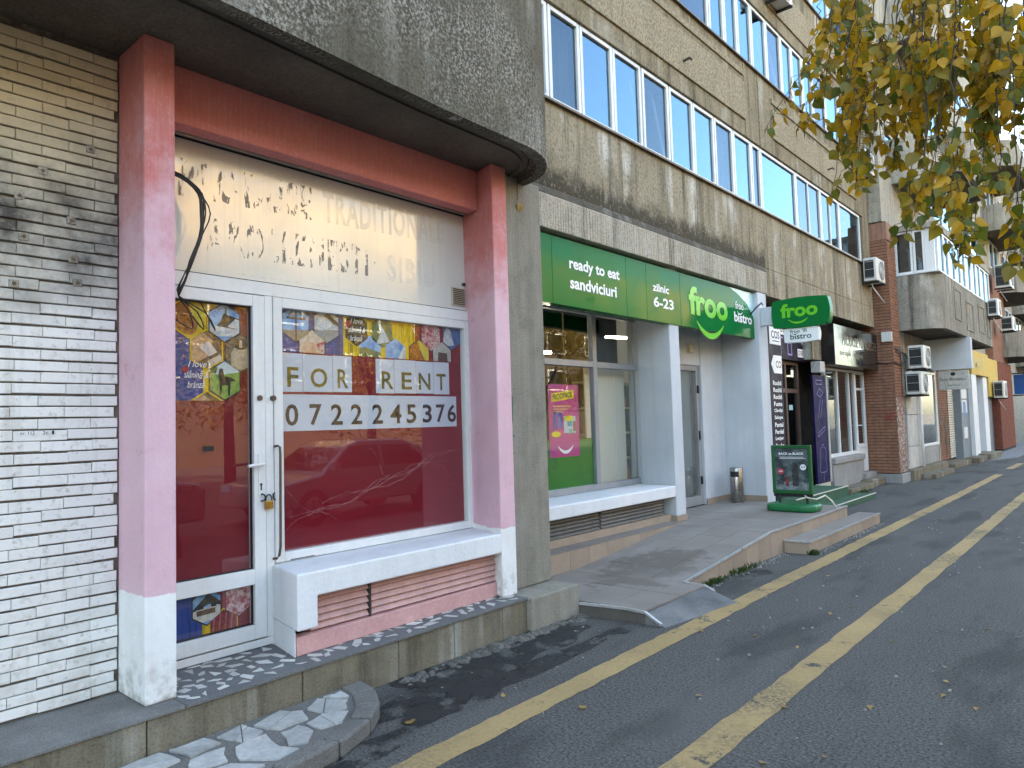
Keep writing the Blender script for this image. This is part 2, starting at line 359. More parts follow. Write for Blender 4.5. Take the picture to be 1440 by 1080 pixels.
def sheet():
    k = NB('fascia_sheet')
    col = k.mix(k.mr(k.noise(1.2, 6), .3, .7), (.70, .71, .67), (.62, .63, .59))
    sv = k.noise(1, 5, k.scaled((30, 30, 1.2)), .6)
    col = k.mix(k.mr(sv, .52, .75, 0, .25), col, (.48, .45, .40))
    return k.out(col, k.mr(k.noise(4, 5), .3, .7, .07, .16), 1.0, 0, k.bump(k.noise(1.5, 2), .06, .05))
M['sheet'] = sheet()

# ------------------------------------------------------------------ mesh tools
def wloc(o):
    v = Vector((0, 0, 0))
    while o is not None: v += o.location; o = o.parent
    return v

class MB:
    def __init__(s): s.V = []; s.F = []; s.I = []; s.mi = 0
    def poly(s, pts):
        n = len(s.V); s.V += [tuple(p) for p in pts]; s.F.append(tuple(range(n, n + len(pts)))); s.I.append(s.mi); return s
    def raw(s, V, F):
        n = len(s.V); s.V += [tuple(v) for v in V]; s.F += [tuple(i + n for i in f) for f in F]; s.I += [s.mi] * len(F); return s
    def box(s, x0, x1, y0, y1, z0, z1):
        V = [(x, y, z) for x in (x0, x1) for y in (y0, y1) for z in (z0, z1)]
        return s.raw(V, [(0, 1, 3, 2), (4, 6, 7, 5), (0, 4, 5, 1), (2, 3, 7, 6), (0, 2, 6, 4), (1, 5, 7, 3)])
    def prism(s, P, a, b, ax='z'):
        """extrude a 2-D outline from a to b along an axis; P in the other two axes' order"""
        f = {'z': lambda u, v, w: (u, v, w), 'x': lambda u, v, w: (w, u, v), 'y': lambda u, v, w: (u, w, v)}[ax]
        n = len(P); V = [f(u, v, a) for u, v in P] + [f(u, v, b) for u, v in P]
        F = [tuple(range(n))[::-1], tuple(range(n, 2 * n))] + [(i, (i + 1) % n, n + (i + 1) % n, n + i) for i in range(n)]
        return s.raw(V, F)
    def hexa(s, bot, top):
        """8-corner solid: 4 bottom, 4 top points in order"""
        return s.raw(list(bot) + list(top), [(3, 2, 1, 0), (4, 5, 6, 7)] + [(i, (i + 1) % 4, 4 + (i + 1) % 4, 4 + i) for i in range(4)])
    def tube(s, pts, r, n=7, cap=True):
        pts = [Vector(p) for p in pts]; rings = []
        rr = r if isinstance(r, (list, tuple)) else [r] * len(pts)
        for i, p in enumerate(pts):
            d = (pts[min(i + 1, len(pts) - 1)] - pts[max(i - 1, 0)]).normalized()
            a = d.cross(Vector((0.13, .31, 1)) if abs(d.z) < .9 else Vector((1, .2, 0))).normalized(); b = d.cross(a)
            rings.append([p + (a * math.cos(2 * math.pi * k / n) + b * math.sin(2 * math.pi * k / n)) * rr[i] for k in range(n)])
        V = [v for q in rings for v in q]
        F = [(i * n + k, i * n + (k + 1) % n, (i + 1) * n + (k + 1) % n, (i + 1) * n + k) for i in range(len(pts) - 1) for k in range(n)]
        if cap: F += [tuple(range(n))[::-1], tuple((len(pts) - 1) * n + k for k in range(n))]
        return s.raw(V, F)
    def lathe(s, prof, c=(0, 0, 0), n=20):
        V = [(c[0] + r * math.cos(2 * math.pi * k / n), c[1] + r * math.sin(2 * math.pi * k / n), c[2] + z) for r, z in prof for k in range(n)]
        F = [(i * n + k, i * n + (k + 1) % n, (i + 1) * n + (k + 1) % n, (i + 1) * n + k) for i in range(len(prof) - 1) for k in range(n)]
        F += [tuple(range(n))[::-1], tuple((len(prof) - 1) * n + k for k in range(n))]
        return s.raw(V, F)
    def build(s, name, mat, parent=None, bevel=0, smooth=False, local=False, seg=2):
        me = bpy.data.meshes.new(name)
        off = Vector((0, 0, 0)) if (parent is None or local) else wloc(parent)
        me.from_pydata([(v[0] - off.x, v[1] - off.y, v[2] - off.z) for v in s.V], [], s.F)
        for m in (mat if isinstance(mat, (list, tuple)) else [mat]): me.materials.append(M[m] if isinstance(m, str) else m)
        if isinstance(mat, (list, tuple)): me.polygons.foreach_set('material_index', s.I)
        me.update()
        bm = bmesh.new(); bm.from_mesh(me); bmesh.ops.recalc_face_normals(bm, faces=bm.faces); bm.to_mesh(me); bm.free()
        if smooth: me.polygons.foreach_set('use_smooth', [True] * len(me.polygons))
        o = bpy.data.objects.new(name, me); COL.objects.link(o); o.parent = parent
        if bevel:
            b = o.modifiers.new('bevel', 'BEVEL'); b.width = bevel; b.segments = seg; b.limit_method = 'ANGLE'; b.angle_limit = .6
        return o

def thing(name, label, cat, loc=(0, 0, 0), group=None):
    o = bpy.data.objects.new(name, None); COL.objects.link(o); o.location = loc; o.empty_display_size = .1
    return tag(o, label, cat, group)
def tag(o, label, cat, group=None):
    o['label'] = label; o['category'] = cat
    if group: o['group'] = group
    return o
def struct(o): o['kind'] = 'structure'; return o
def stuff(o): o['kind'] = 'stuff'; return o

def textgeo(s, bold=.0, shear=0, font_spacing=1):
    cu = bpy.data.curves.new('t', 'FONT'); cu.body = s; cu.offset = bold; cu.shear = shear; cu.resolution_u = 3; cu.space_character = font_spacing
    ob = bpy.data.objects.new('t', cu)
    me = bpy.data.meshes.new_from_object(ob)
    V = [v.co.copy() for v in me.vertices]; F = [tuple(p.vertices) for p in me.polygons]
    bpy.data.objects.remove(ob); bpy.data.meshes.remove(me); bpy.data.curves.remove(cu)
    return V, F
def text(parent, s, o, w, h, mat, axis='x', name='lettering', bold=.0, shear=0, tilt=0, sp=1, mb=None, fix=None):
    """flat lettering in the box w x h whose lower left corner is o; axis 'x' faces +X (reads along +Y), 'y' faces -Y (reads along +X)"""
    V, F = textgeo(s, bold, shear, sp)
    xs = [v.x for v in V]; ys = [v.y for v in V]
    x0, x1, y0, y1 = min(xs), max(xs), min(ys), max(ys)
    own = mb is None
    if own: mb = MB()
    P = []
    for v in V:
        u = (v.x - x0) / (x1 - x0) * w; t = (v.y - y0) / (y1 - y0) * h + tilt * u
        P.append((o[0], o[1] + u, o[2] + t) if axis == 'x' else (o[0] + u, o[1], o[2] + t))
    mb.raw(P, F)
    if own:
        q = mb.build(name, mat, parent)
        return q
def smile(mb, x, cy, cz, w, h, th, n=12, axis='x'):
    """curved smile band"""
    for i in range(n):
        a = [-1 + 2 * i / n, -1 + 2 * (i + 1) / n]
        q = []
        for t in a: q.append((cy + t * w / 2, cz - h * (1 - t * t)))
        k = [th * (1 - abs(t) ** 3 * .75) for t in a]
        pts = [(q[0][0], q[0][1]), (q[1][0], q[1][1]), (q[1][0], q[1][1] - k[1]), (q[0][0], q[0][1] - k[0])]
        mb.poly([(x, u, v) if axis == 'x' else (u, x, v) for u, v in pts])
def clip(P, C):
    """Sutherland-Hodgman: polygon P by convex counter-clockwise polygon C"""
    for i in range(len(C)):
        a, b = C[i], C[(i + 1) % len(C)]; out = []
        ins = lambda p: (b[0] - a[0]) * (p[1] - a[1]) - (b[1] - a[1]) * (p[0] - a[0]) >= -1e-12
        for j in range(len(P)):
            p, q = P[j], P[(j + 1) % len(P)]
            ip, iq = ins(p), ins(q)
            if ip: out.append(p)
            if ip != iq:
                d = (b[0] - a[0]) * (q[1] - p[1]) - (b[1] - a[1]) * (q[0] - p[0])
                t = ((b[0] - a[0]) * (a[1] - p[1]) - (b[1] - a[1]) * (a[0] - p[0])) / d
                out.append((p[0] + t * (q[0] - p[0]), p[1] + t * (q[1] - p[1])))
        P = out
        if len(P) < 3: return []
    return P
def ring(mb, x0, x1, y0, y1, z0, z1, w, wb=None):
    """rectangular frame facing +X made of four butted bars"""
    wb = wb or w
    mb.box(x0, x1, y0, y0 + w, z0, z1); mb.box(x0, x1, y1 - w, y1, z0, z1)
    mb.box(x0, x1, y0 + w, y1 - w, z0, z0 + wb); mb.box(x0, x1, y0 + w, y1 - w, z1 - w, z1)

# ================================================================== SETTING: ground
g = MB(); g.poly([(-400, -400, 0), (400, -400, 0), (400, 600, 0), (-400, 600, 0)])
struct(g.build('road', 'asphalt'))
def line(y0, y1, xa, xb, ja=0):
    mb = MB(); n = max(2, int(min(y1 - y0, 14) / .07)); lr_ = random.Random(int(ja * 10 + y0 * 7))
    ys = [y0 + (y1 - y0) * (i / n) ** 1.6 for i in range(n + 1)]
    wob = lambda t: .008 * math.sin(t * .45 + ja) + .003 * math.sin(t * 2.3 + ja)
    L = [(xa + wob(t) + lr_.gauss(0, .0045), t, .004) for t in ys]; Q = [(xb + wob(t + .3) + lr_.gauss(0, .0045), t, .004) for t in ys]
    for i in range(n): mb.poly([L[i], Q[i], Q[i + 1], L[i + 1]])
    return struct(mb.build('bike_lane_line', 'line'))
line(.8, 21.6, -2.775, -2.60, 1); line(23.6, 26.2, -2.80, -2.62, 1); line(28.5, 31, -2.8, -2.62, 1)
line(.8, 60, -1.75, -1.575, 4)
# paler paving at the far end
mb = MB(); mb.poly([(-3.1, 29.6, .006), (-3.6, 27.4, .006), (-9, 27.4, .006), (-9, 90, .006), (-3.1, 90, .006)])
struct(mb.build('far_pavement', surf('pale_paving', (.26, .265, .27), (.2, .205, .21), 2, .85, .2, .3, 60, .4)))

def blob(cx, cy, rx, ry, n=26, j=.35, rr=None):
    rr = rr or R; ph = [rr.uniform(0, 6.28) for _ in range(4)]
    return [(cx + rx * (1 + j * (.5 * math.sin(2 * t + ph[0]) + .35 * math.sin(3 * t + ph[1]) + .25 * math.sin(7 * t + ph[2]) + .12 * math.sin(13 * t + ph[3]))) * math.cos(t),
             cy + ry * (1 + j * (.5 * math.sin(2 * t + ph[1]) + .35 * math.sin(5 * t + ph[2]) + .2 * math.sin(8 * t + ph[3]))) * math.sin(t)) for t in [2 * math.pi * i / n for i in range(n)]]
wetr = random.Random(3)
for (cx, cy, rx, ry) in ((-3.34, 3.30, .24, .60), (-3.16, 3.0, .12, .34), (-3.10, 3.95, .07, .70), (-3.42, 4.35, .17, .45), (-3.04, 2.5, .06, .40), (-2.93, 2.05, .05, .30), (-3.1, 4.75, .06, .12), (-3.05, 7.3, .10, .22)):
    mb = MB(); mb.poly([(u, v, .003 + .0006 * wetr.random()) for u, v in blob(cx, cy, rx * 1.12, ry * 1.12, 40, .5, wetr)])
    struct(mb.build('wet_ground', 'wet'))

# ================================================================== NEAR BUILDING (rounded balcony, white brick wall)
ba = thing('apartment_building', 'grey apartment block with rounded overhanging balcony above the pink shop', 'building', (-4.3, 2, 0))
MB().box(-14, -4.42, -22, 4.9, 0, 13).build('wall', 'conc_a', ba)
MB().box(-4.42, -4.125, -22, 1.62, .26, 3.69).build('mortar_wall', 'brick_bed', ba)
bw = [o for o in ba.children if o.name.startswith('mortar_wall')][0]
bw.name = 'brick_wall'
# single bricks, long and thin, running bond
def brick_mesh(L, H=.0490, D=.024, c=.003):
    V = [(0, -L / 2, -H / 2), (0, L / 2, -H / 2), (0, L / 2, H / 2), (0, -L / 2, H / 2),
         (D - c, -L / 2, -H / 2), (D - c, L / 2, -H / 2), (D - c, L / 2, H / 2), (D - c, -L / 2, H / 2),
         (D, -L / 2 + c, -H / 2 + c), (D, L / 2 - c, -H / 2 + c), (D, L / 2 - c, H / 2 - c), (D, -L / 2 + c, H / 2 - c)]
    F = [(0, 1, 5, 4), (1, 2, 6, 5), (2, 3, 7, 6), (3, 0, 4, 7), (4, 5, 9, 8), (5, 6, 10, 9), (6, 7, 11, 10), (7, 4, 8, 11), (8, 9, 10, 11)]
    me = bpy.data.meshes.new('brick'); me.from_pydata(V, [], F); me.materials.append(M['brick_w']); return me
bfull = [brick_mesh(.2335, .0475 + .0015 * i) for i in range(3)]
cuts = {}
brr = random.Random(11); pitch = .0574; off = wloc(bw)
for r in range(60):
    zc = .268 + pitch * (r + .5)
    if zc > 3.68: break
    y = 1.53 - (0 if r % 2 else .118) + brr.uniform(-.012, .012) + .236
    while y > .80:
        a, b = y - .236, min(y, 1.536)
        if b - a > .05:
            L = b - a - .0025
            if L > .22: me = brr.choice(bfull)
            else:
                key = round(L, 2)
                if key not in cuts: cuts[key] = brick_mesh(key)
                me = cuts[key]
            o = bpy.data.objects.new('brick', me); COL.objects.link(o); o.parent = bw
            o.location = Vector((-4.133 + brr.uniform(-.0035, .0035), (a + b) / 2, zc + brr.uniform(-.003, .003))) - off
            o.rotation_euler = (brr.uniform(-.006, .006), brr.uniform(-.03, .03), brr.uniform(-.008, .008))
        y -= .236
# small bolt plugs left in the brick wall
for y, z in ((1.08, 2.80), (1.31, 2.72), (1.10, 2.60), (1.32, 2.52), (1.34, 2.40), (1.06, 2.36), (1.18, 2.95), (1.40, 3.12)):
    MB().tube([(-4.115, y, z), (-4.100, y, z)], .009, 10).build('bolt', 'iron', bw); MB().box(-4.112, -4.1035, y - .022, y + .022, z - .02, z + .02).build('filler_patch', 'conc_c', bw, bevel=.004)
# balcony parapet with a rounded end
path = [(-3.05, -6), (-3.12, .4), (-3.17, 1.8), (-3.22, 2.5), (-3.265, 3.2), (-3.28, 4.02)]
for i in range(1, 13):
    t = math.pi / 2 * i / 12
    path.append((-3.28 - .62 * (1 - math.cos(t)), 4.02 + .70 * math.sin(t)))
path += [(-4.2, 4.72), (-4.5, 4.72)]
def offset_path(P, d):
    out = []
    for i, p in enumerate(P):
        a, b = Vector(P[max(i - 1, 0)]), Vector(P[min(i + 1, len(P) - 1)])
        t = (b - a).normalized(); nrm = Vector((t.y, -t.x))      # outward (+x side)
        out.append((p[0] + nrm.x * d, p[1] + nrm.y * d))
    return out
def strip_wall(P0, P1, z0, z1, mb):
    for i in range(len(P0) - 1):
        mb.hexa([(*P0[i], z0), (*P1[i], z0), (*P1[i + 1], z0), (*P0[i + 1], z0)], [(*P0[i], z1), (*P1[i], z1), (*P1[i + 1], z1), (*P0[i + 1], z1)])
def wall_loop(Po, Pi, prof):
    """sweep: prof is a list of (d, z) going round the section; d measured outward"""
    pass
mb = MB()
rings = []
sec = [(0, 3.645), (0.0, 5.25), (-.14, 5.25), (-.14, 3.69), (-.10, 3.69), (-.085, 3.645)]
offs = [offset_path(path, d) for d, z in sec]
n = len(sec)
V = [(offs[k][i][0], offs[k][i][1], sec[k][1]) for i in range(len(path)) for k in range(n)]
F = [(i * n + k, i * n + (k + 1) % n, (i + 1) * n + (k + 1) % n, (i + 1) * n + k) for i in range(len(path) - 1) for k in range(n)]
mb.raw(V, F)
bp = mb.build('balcony_parapet', 'conc_a', ba)
for p in bp.data.polygons: p.use_smooth = abs(p.normal.z) < .3
bp.data.set_sharp_from_angle(angle=.7) if hasattr(bp.data, 'set_sharp_from_angle') else None
# soffit slab
ip = offset_path(path, -.15)
mb = MB(); mb.prism([(-4.42, -6)] + ip[:-1] + [(-4.42, 4.57)], 3.69, 3.85)
mb.build('balcony_soffit', 'soffit', ba)
# recessed drip groove on the soffit (a thin raised bead)
gp = offset_path(path, -.20)
gp2 = offset_path(path, -.215)
mb = MB(); strip_wall(gp[:-2], gp2[:-2], 3.674, 3.6895, mb); mb.build('drip_bead', 'soffit', ba)
# glazing above the parapet, out of reach of the photograph but seen in part at its top edge
ip2 = offset_path(path, -.05); ip3 = offset_path(path, -.10)
mb = MB(); strip_wall(ip2, ip3, 5.25, 5.33, mb); mb.build('parapet_rail', 'wood_door', ba)
# rendered post between the shops
MB().box(-4.75, -3.87, 4.40, 4.93, .265, 3.69).build('corner_post', 'post', ba, bevel=.012)
mb = MB(); mb.box(-3.869, -3.8675, 4.47, 4.482, 1.62, 1.83); mb.box(-3.869, -3.8675, 4.455, 4.49, 1.50, 1.515); mb.box(-3.869, -3.8675, 4.455, 4.485, 1.36, 1.368); gm_ = mb.build('paint_mark', flat((.02, .14, .08)), ba)
MB().tube([(-3.866, 4.62, 3.66), (-3.866, 4.625, 3.5)], .002, 4).build('thread', 'iron', ba)
# concrete ledge
lg = thing('concrete_ledge', 'low concrete ledge with terrazzo top running under the pink shop', 'ledge', (-3.65, 3, 0))
joints = [-3, 1.50, 2.35, 3.05, 3.55, 4.05, 4.33]
lb = MB()
for a, b in zip(joints[:-1], joints[1:]): lb.box(-4.6, -3.655 + R.uniform(-.004, .004), a + .003, b - .003, 0, .242)
lb.build('kerb_face', 'ledge', lg, bevel=.006)
MB().box(-4.6, -3.60, 4.335, 4.95, 0, .262).build('end_block', 'post', lg, bevel=.014)
MB().box(-4.6, -3.645, -3, 1.68, .243, .262).build('plain_top', 'terr_rim', lg, bevel=.004)
MB().box(-4.6, -3.645, 1.683, 4.333, .243, .264).build('mosaic_top', 'terrazzo', lg, bevel=.004)
mt = lg.children[-1]
cr = random.Random(5); placed = []
def chip(cx, cy, r):
    n = cr.choice((4, 4, 5, 3)); a0 = cr.uniform(0, 6.28); el = cr.uniform(.45, .9); th = cr.uniform(0, 3.14)
    P = []
    for i in range(n):
        t = a0 + 2 * math.pi * (i + cr.uniform(-.25, .25)) / n
        u, v = r * math.cos(t) * 1.3, r * math.sin(t) * el
        P.append((cx + u * math.cos(th) - v * math.sin(th), cy + u * math.sin(th) + v * math.cos(th)))
    return P
tries = 0
while len(placed) < 84 and tries < 6000:
    tries += 1
    y = cr.uniform(1.72, 4.30); x = cr.uniform(-4.2, -3.70)
    if y > 2.5 and x < -3.87: continue
    if y > 4.2 and x < -3.8: continue
    r = cr.uniform(.026, .062)
    if x + r * 1.1 > -3.66: continue
    if all((x - a) ** 2 + (y - b) ** 2 > (r + c) ** 2 * .92 for a, b, c in placed):
        placed.append((x, y, r)); MB().prism(chip(x, y, r), .255, .2665).build('stone_chip', 'marble', mt)
# crumbling mortar along the foot of the ledge
mb = MB(); cr2 = random.Random(21)
for i in range(170):
    y = cr2.uniform(3.0, 4.95); s = cr2.uniform(.008, .035) * (1.2 if y > 3.6 else .8); x = -3.60 + cr2.gauss(.02, .03)
    if x - s < -3.65 and y < 4.33: x = -3.64 + s
    if y > 4.3: x = max(x, -3.58 + s * .5)
    p = [Vector((cr2.gauss(0, 1), cr2.gauss(0, 1), cr2.gauss(0, .5))).normalized() * s for _ in range(6)]
    mb.hexa([(x - s, y - s, 0), (x + s * cr2.random(), y - s, 0), (x + s, y + s, 0), (x - s * cr2.random(), y + s, 0)],
            [(x - s * .5, y - s * .6, s * cr2.uniform(.4, 1)), (x + s * .4, y - s * .5, s * .5), (x + s * .5, y + s * .4, s * cr2.uniform(.3, .9)), (x - s * .6, y + s * .5, s * .6)])
rb = stuff(mb.build('mortar_rubble', 'crumb')); tag(rb, 'crumbled mortar bits along the foot of the concrete ledge', 'rubble')

# marble paved patch with a kerb
ps = thing('stone_step', 'low paved apron of broken white marble slabs with grey kerb stones', 'step', (-3.4, 2, 0))
ol = [(-3.648, .5), (-3.05, .5), (-2.97, 1.8), (-3.02, 2.15), (-3.13, 2.42), (-3.26, 2.58), (-3.45, 2.70), (-3.648, 2.74)]
inn = [(-3.648, .5), (-3.15, .5), (-3.07, 1.8), (-3.12, 2.1), (-3.22, 2.35), (-3.34, 2.47), (-3.50, 2.57), (-3.648, 2.60)]
MB().prism(inn, 0, .075).build('mortar_bed', 'kerb', ps)
for i in range(1, len(ol) - 1):
    mb = MB(); a, b, c, d = inn[i], ol[i], ol[i + 1], inn[i + 1]
    k = .03
    lerp = lambda p, q, t: (p[0] + (q[0] - p[0]) * t, p[1] + (q[1] - p[1]) * t)
    P = [lerp(a, d, k), lerp(b, c, k), lerp(b, c, 1 - k), lerp(a, d, 1 - k)]
    mb.prism(P[::-1], 0, .098 + R.uniform(-.010, .008)); mb.build('kerb_stone', 'kerb', ps, bevel=.014)
slabs = [[(-3.60, 2.40), (-3.46, 2.52), (-3.36, 2.44), (-3.36, 2.33), (-3.52, 2.28)], [(-3.40, 2.30), (-3.32, 2.42), (-3.22, 2.30), (-3.24, 2.18), (-3.36, 2.17)],
         [(-3.62, 2.18), (-3.52, 2.26), (-3.40, 2.22), (-3.40, 2.05), (-3.55, 1.98)], [(-3.38, 2.14), (-3.25, 2.15), (-3.15, 2.05), (-3.2, 1.97), (-3.37, 2.03)],
         [(-3.62, 1.95), (-3.45, 1.99), (-3.41, 1.86), (-3.58, 1.80)], [(-3.42, 1.98), (-3.22, 1.94), (-3.12, 1.99), (-3.10, 1.87), (-3.25, 1.74), (-3.40, 1.80)],
         [(-3.63, 1.76), (-3.50, 1.79), (-3.46, 1.62), (-3.62, 1.58)], [(-3.44, 1.78), (-3.28, 1.71), (-3.3, 1.55), (-3.44, 1.6)], [(-3.24, 1.70), (-3.1, 1.8), (-3.10, 1.5), (-3.25, 1.52)],
         [(-3.63, 1.55), (-3.47, 1.58), (-3.45, 1.35), (-3.6, 1.3)], [(-3.42, 1.52), (-3.28, 1.5), (-3.2, 1.3), (-3.4, 1.25)], [(-3.6, 2.56), (-3.49, 2.545), (-3.60, 2.44)]]
for i, P in enumerate(slabs):
    cx = sum(p[0] for p in P) / len(P); cy = sum(p[1] for p in P) / len(P)
    P = [(cx + (p[0] - cx) * .95, cy + (p[1] - cy) * .95) for p in P]
    Q = []
    for a, b in zip(P, P[1:] + P[:1]):
        Q.append(a); Q.append(((a[0] + b[0]) / 2 + R.uniform(-.014, .014), (a[1] + b[1]) / 2 + R.uniform(-.014, .014)))
    # most slabs are cracked in two or three
    cuts_ = [Q]
    for c_ in range(R.choice((0, 1, 1, 2))):
        th = R.uniform(0, 3.14); ox, oy = cx + R.uniform(-.03, .03), cy + R.uniform(-.03, .03); nx, ny = math.cos(th), math.sin(th); nxt = []
        for q_ in cuts_:
            for sg in (1, -1):
                big = [(ox + sg * nx * .0025 + ny * 2, oy + sg * ny * .0025 - nx * 2), (ox + sg * nx * .0025 - ny * 2, oy + sg * ny * .0025 + nx * 2), (ox + sg * nx * 2 - ny * 2, oy + sg * ny * 2 + nx * 2), (ox + sg * nx * 2 + ny * 2, oy + sg * ny * 2 - nx * 2)]
                ar = sum(big[u][0] * big[(u + 1) % 4][1] - big[(u + 1) % 4][0] * big[u][1] for u in range(4))
                r_ = clip(q_, big if ar > 0 else big[::-1])
                if len(r_) > 2: nxt.append(r_)
        cuts_ = nxt
    for q_ in cuts_: MB().prism(q_, .06, .083 + R.uniform(0, .008)).build('marble_slab', 'slab', ps)

# ================================================================== PINK SHOPFRONT
sf = thing('shopfront', 'closed corner shopfront with pink painted columns and dark red glass', 'shopfront', (-4.2, 3, .265))
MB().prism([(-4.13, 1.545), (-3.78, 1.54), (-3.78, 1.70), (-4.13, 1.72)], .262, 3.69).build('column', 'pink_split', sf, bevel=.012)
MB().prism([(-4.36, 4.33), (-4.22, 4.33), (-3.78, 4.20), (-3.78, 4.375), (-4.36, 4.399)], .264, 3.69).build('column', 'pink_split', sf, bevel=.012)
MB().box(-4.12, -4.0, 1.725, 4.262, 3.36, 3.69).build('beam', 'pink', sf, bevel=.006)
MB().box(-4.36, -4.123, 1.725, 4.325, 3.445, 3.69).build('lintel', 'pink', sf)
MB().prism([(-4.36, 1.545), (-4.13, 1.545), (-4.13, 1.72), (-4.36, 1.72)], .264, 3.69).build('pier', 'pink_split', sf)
# sill shelf with its left leg
_L = [(2.40, .425), (2.54, .425), (2.54, .61), (4.205, .61), (4.205, .758), (2.40, .758)]; _B = [(2.50, .425), (2.62, .425), (2.62, .61), (4.335, .61), (4.335, .758), (2.50, .758)]
MB().raw([(-3.78, a, b) for a, b in _L] + [(-4.25, a, b) for a, b in _B], [(0, 1, 2, 5), (2, 3, 4, 5), (6, 11, 8, 7), (8, 11, 10, 9), (0, 6, 7, 1), (1, 7, 8, 2), (2, 8, 9, 3), (3, 9, 10, 4), (4, 10, 11, 5), (5, 11, 6, 0)]).build('sill', 'white', sf, bevel=.01)
MB().prism([(-4.25, 2.503), (-3.842, 2.4165), (-3.842, 2.424), (-4.25, 2.53)], .266, .4245).build('sill_foot', 'white', sf)
MB().box(-4.25, -3.93, 2.52, 4.30, .265, .608).build('plinth_wall', 'mortar', sf)
MB().prism([(-3.93, 2.452), (-3.84, 2.428), (-3.86, 4.22), (-3.93, 4.25)], .265, .375).build('plinth', 'pink_base', sf, bevel=.006)
lv = MB().box(-3.928, -3.92, 2.55, 4.28, .376, .60).build('louvre', 'pink_base', sf)
for i in range(5):
    z = .385 + i * .043
    for y0, y1 in ((2.55, 2.99), (3.01, 4.25)):
        MB().hexa([(-3.912, y0, z + .036), (-3.884, y0, z - .003), (-3.884, y1, z - .003), (-3.912, y1, z + .036)],
                  [(-3.905, y0, z + .042), (-3.874, y0, z + .004), (-3.874, y1, z + .004), (-3.905, y1, z + .042)]).build('slat', 'pink_louvre', lv)
MB().box(-3.915, -3.87, 2.993, 3.007, .378, .604).build('louvre_post', 'mortar', lv)
# fascia with sheet, frame, vent
fp = MB().box(-4.30, -4.235, 1.73, 4.335, 2.565, 3.385).build('fascia_panel', 'sheet', sf)
mb = MB(); mb.box(-4.31, -4.205, 1.73, 4.36, 3.388, 3.435); mb.box(-4.31, -4.205, 4.338, 4.372, 2.56, 3.386); mb.build('fascia_frame', surf('cream_frame', (.58, .53, .42), (.5, .45, .36), 4, .5, .4, .1, 40, .2), sf, bevel=.004)
mb = MB(); mb.box(-4.234, -4.231, 1.75, 4.33, 3.372, 3.384); mb.box(-4.234, -4.231, 1.75, 4.33, 2.566, 2.572); mb.build('dark_gap', 'black', sf)
vn = MB().box(-4.234, -4.222, 4.165, 4.32, 2.60, 2.755).build('vent', 'beige', sf, bevel=.003)
for i in range(9): MB().box(-4.222, -4.2155, 4.178, 4.307, 2.612 + i * .0155, 2.612 + i * .0155 + .006).build('slat', 'iron', vn)
MB().tube([(-4.236, 4.306, 2.79), (-4.21, 4.306, 2.79)], .013, 10).build('cable_port', 'black', sf)
# ghost of removed lettering
gl = MB().box(-4.2345, -4.2338, 2.02, 4.15, 2.60, 2.601).build('ghost_lettering', 'ghost', sf)
text(gl, 'PRODUSE', (-4.2325, 1.92, 3.02), .92, .235, 'ghost', tilt=.03, bold=.03, sp=1.15)
text(gl, 'TRADITIONALE', (-4.2325, 2.93, 3.055), 1.16, .225, 'ghost_l', tilt=.03, bold=.03, sp=1.15)
text(gl, 'ARDELENESTI', (-4.2325, 2.085, 2.70), 1.23, .225, 'ghost', tilt=.02, bold=.03, sp=1.2)
text(gl, '-', (-4.2325, 3.37, 2.82), .06, .022, 'ghost', bold=.01)
text(gl, 'SIBIU', (-4.2325, 3.50, 2.715), .49, .205, 'ghost_l', tilt=.01, bold=.03, sp=1.2)
# transom and window
mb = MB(); mb.box(-4.30, -4.205, 1.73, 4.37, 2.478, 2.562); mb.build('transom', 'pvc', sf, bevel=.004)
wi = MB(); ring(wi, -4.285, -4.20, 2.515, 4.345, .762, 2.476, .066, .06)
wi = wi.build('display_window', 'pvc', sf, bevel=.005)
MB().box(-4.262, -4.258, 2.575, 4.285, .815, 2.415).build('red_film', 'red_film', wi)
MB().box(-4.2325, -4.2285, 2.578, 4.282, .818, 2.413).build('pane', 'glass', wi)
MB().box(-4.268, -4.264, 4.0, 4.29, .815, 2.415).build('pane_back', 'dark_room', wi)
mb = MB(); ring(mb, -4.2345, -4.224, 2.573, 4.287, .813, 2.418, .007); mb.build('gasket', 'black', wi)
# wrinkles in the film: thin creased ribbons
mbw = MB(); wr = random.Random(9)
for k, (y0, z0, y1, z1) in enumerate([(2.62, .95, 3.5, 1.24), (2.66, 1.0, 3.45, 1.20), (2.6, 1.22, 3.05, .93), (3.4, 1.22, 4.25, 1.42), (3.3, 1.19, 4.1, 1.36), (3.95, 1.33, 4.2, 1.12), (3.3, 1.47, 3.5, 1.22), (2.9, 1.08, 3.9, 1.30), (3.05, 1.1, 4.2, 1.39)]):
    n = 14; pts = []
    for i in range(n + 1):
        t = i / n; pts.append((-4.2565, y0 + (y1 - y0) * t + wr.uniform(-.012, .012), z0 + (z1 - z0) * t + .035 * math.sin(t * 7 + k) + wr.uniform(-.012, .012)))
    mbw.tube(pts, [.0022 * wr.uniform(.4, 1.3) for _ in pts], 5)
mbw.build('film_crease', surf('creased_film', (.42, .13, .14), (.30, .05, .06), 20, .25, .6, 0, 10, 0), wi)
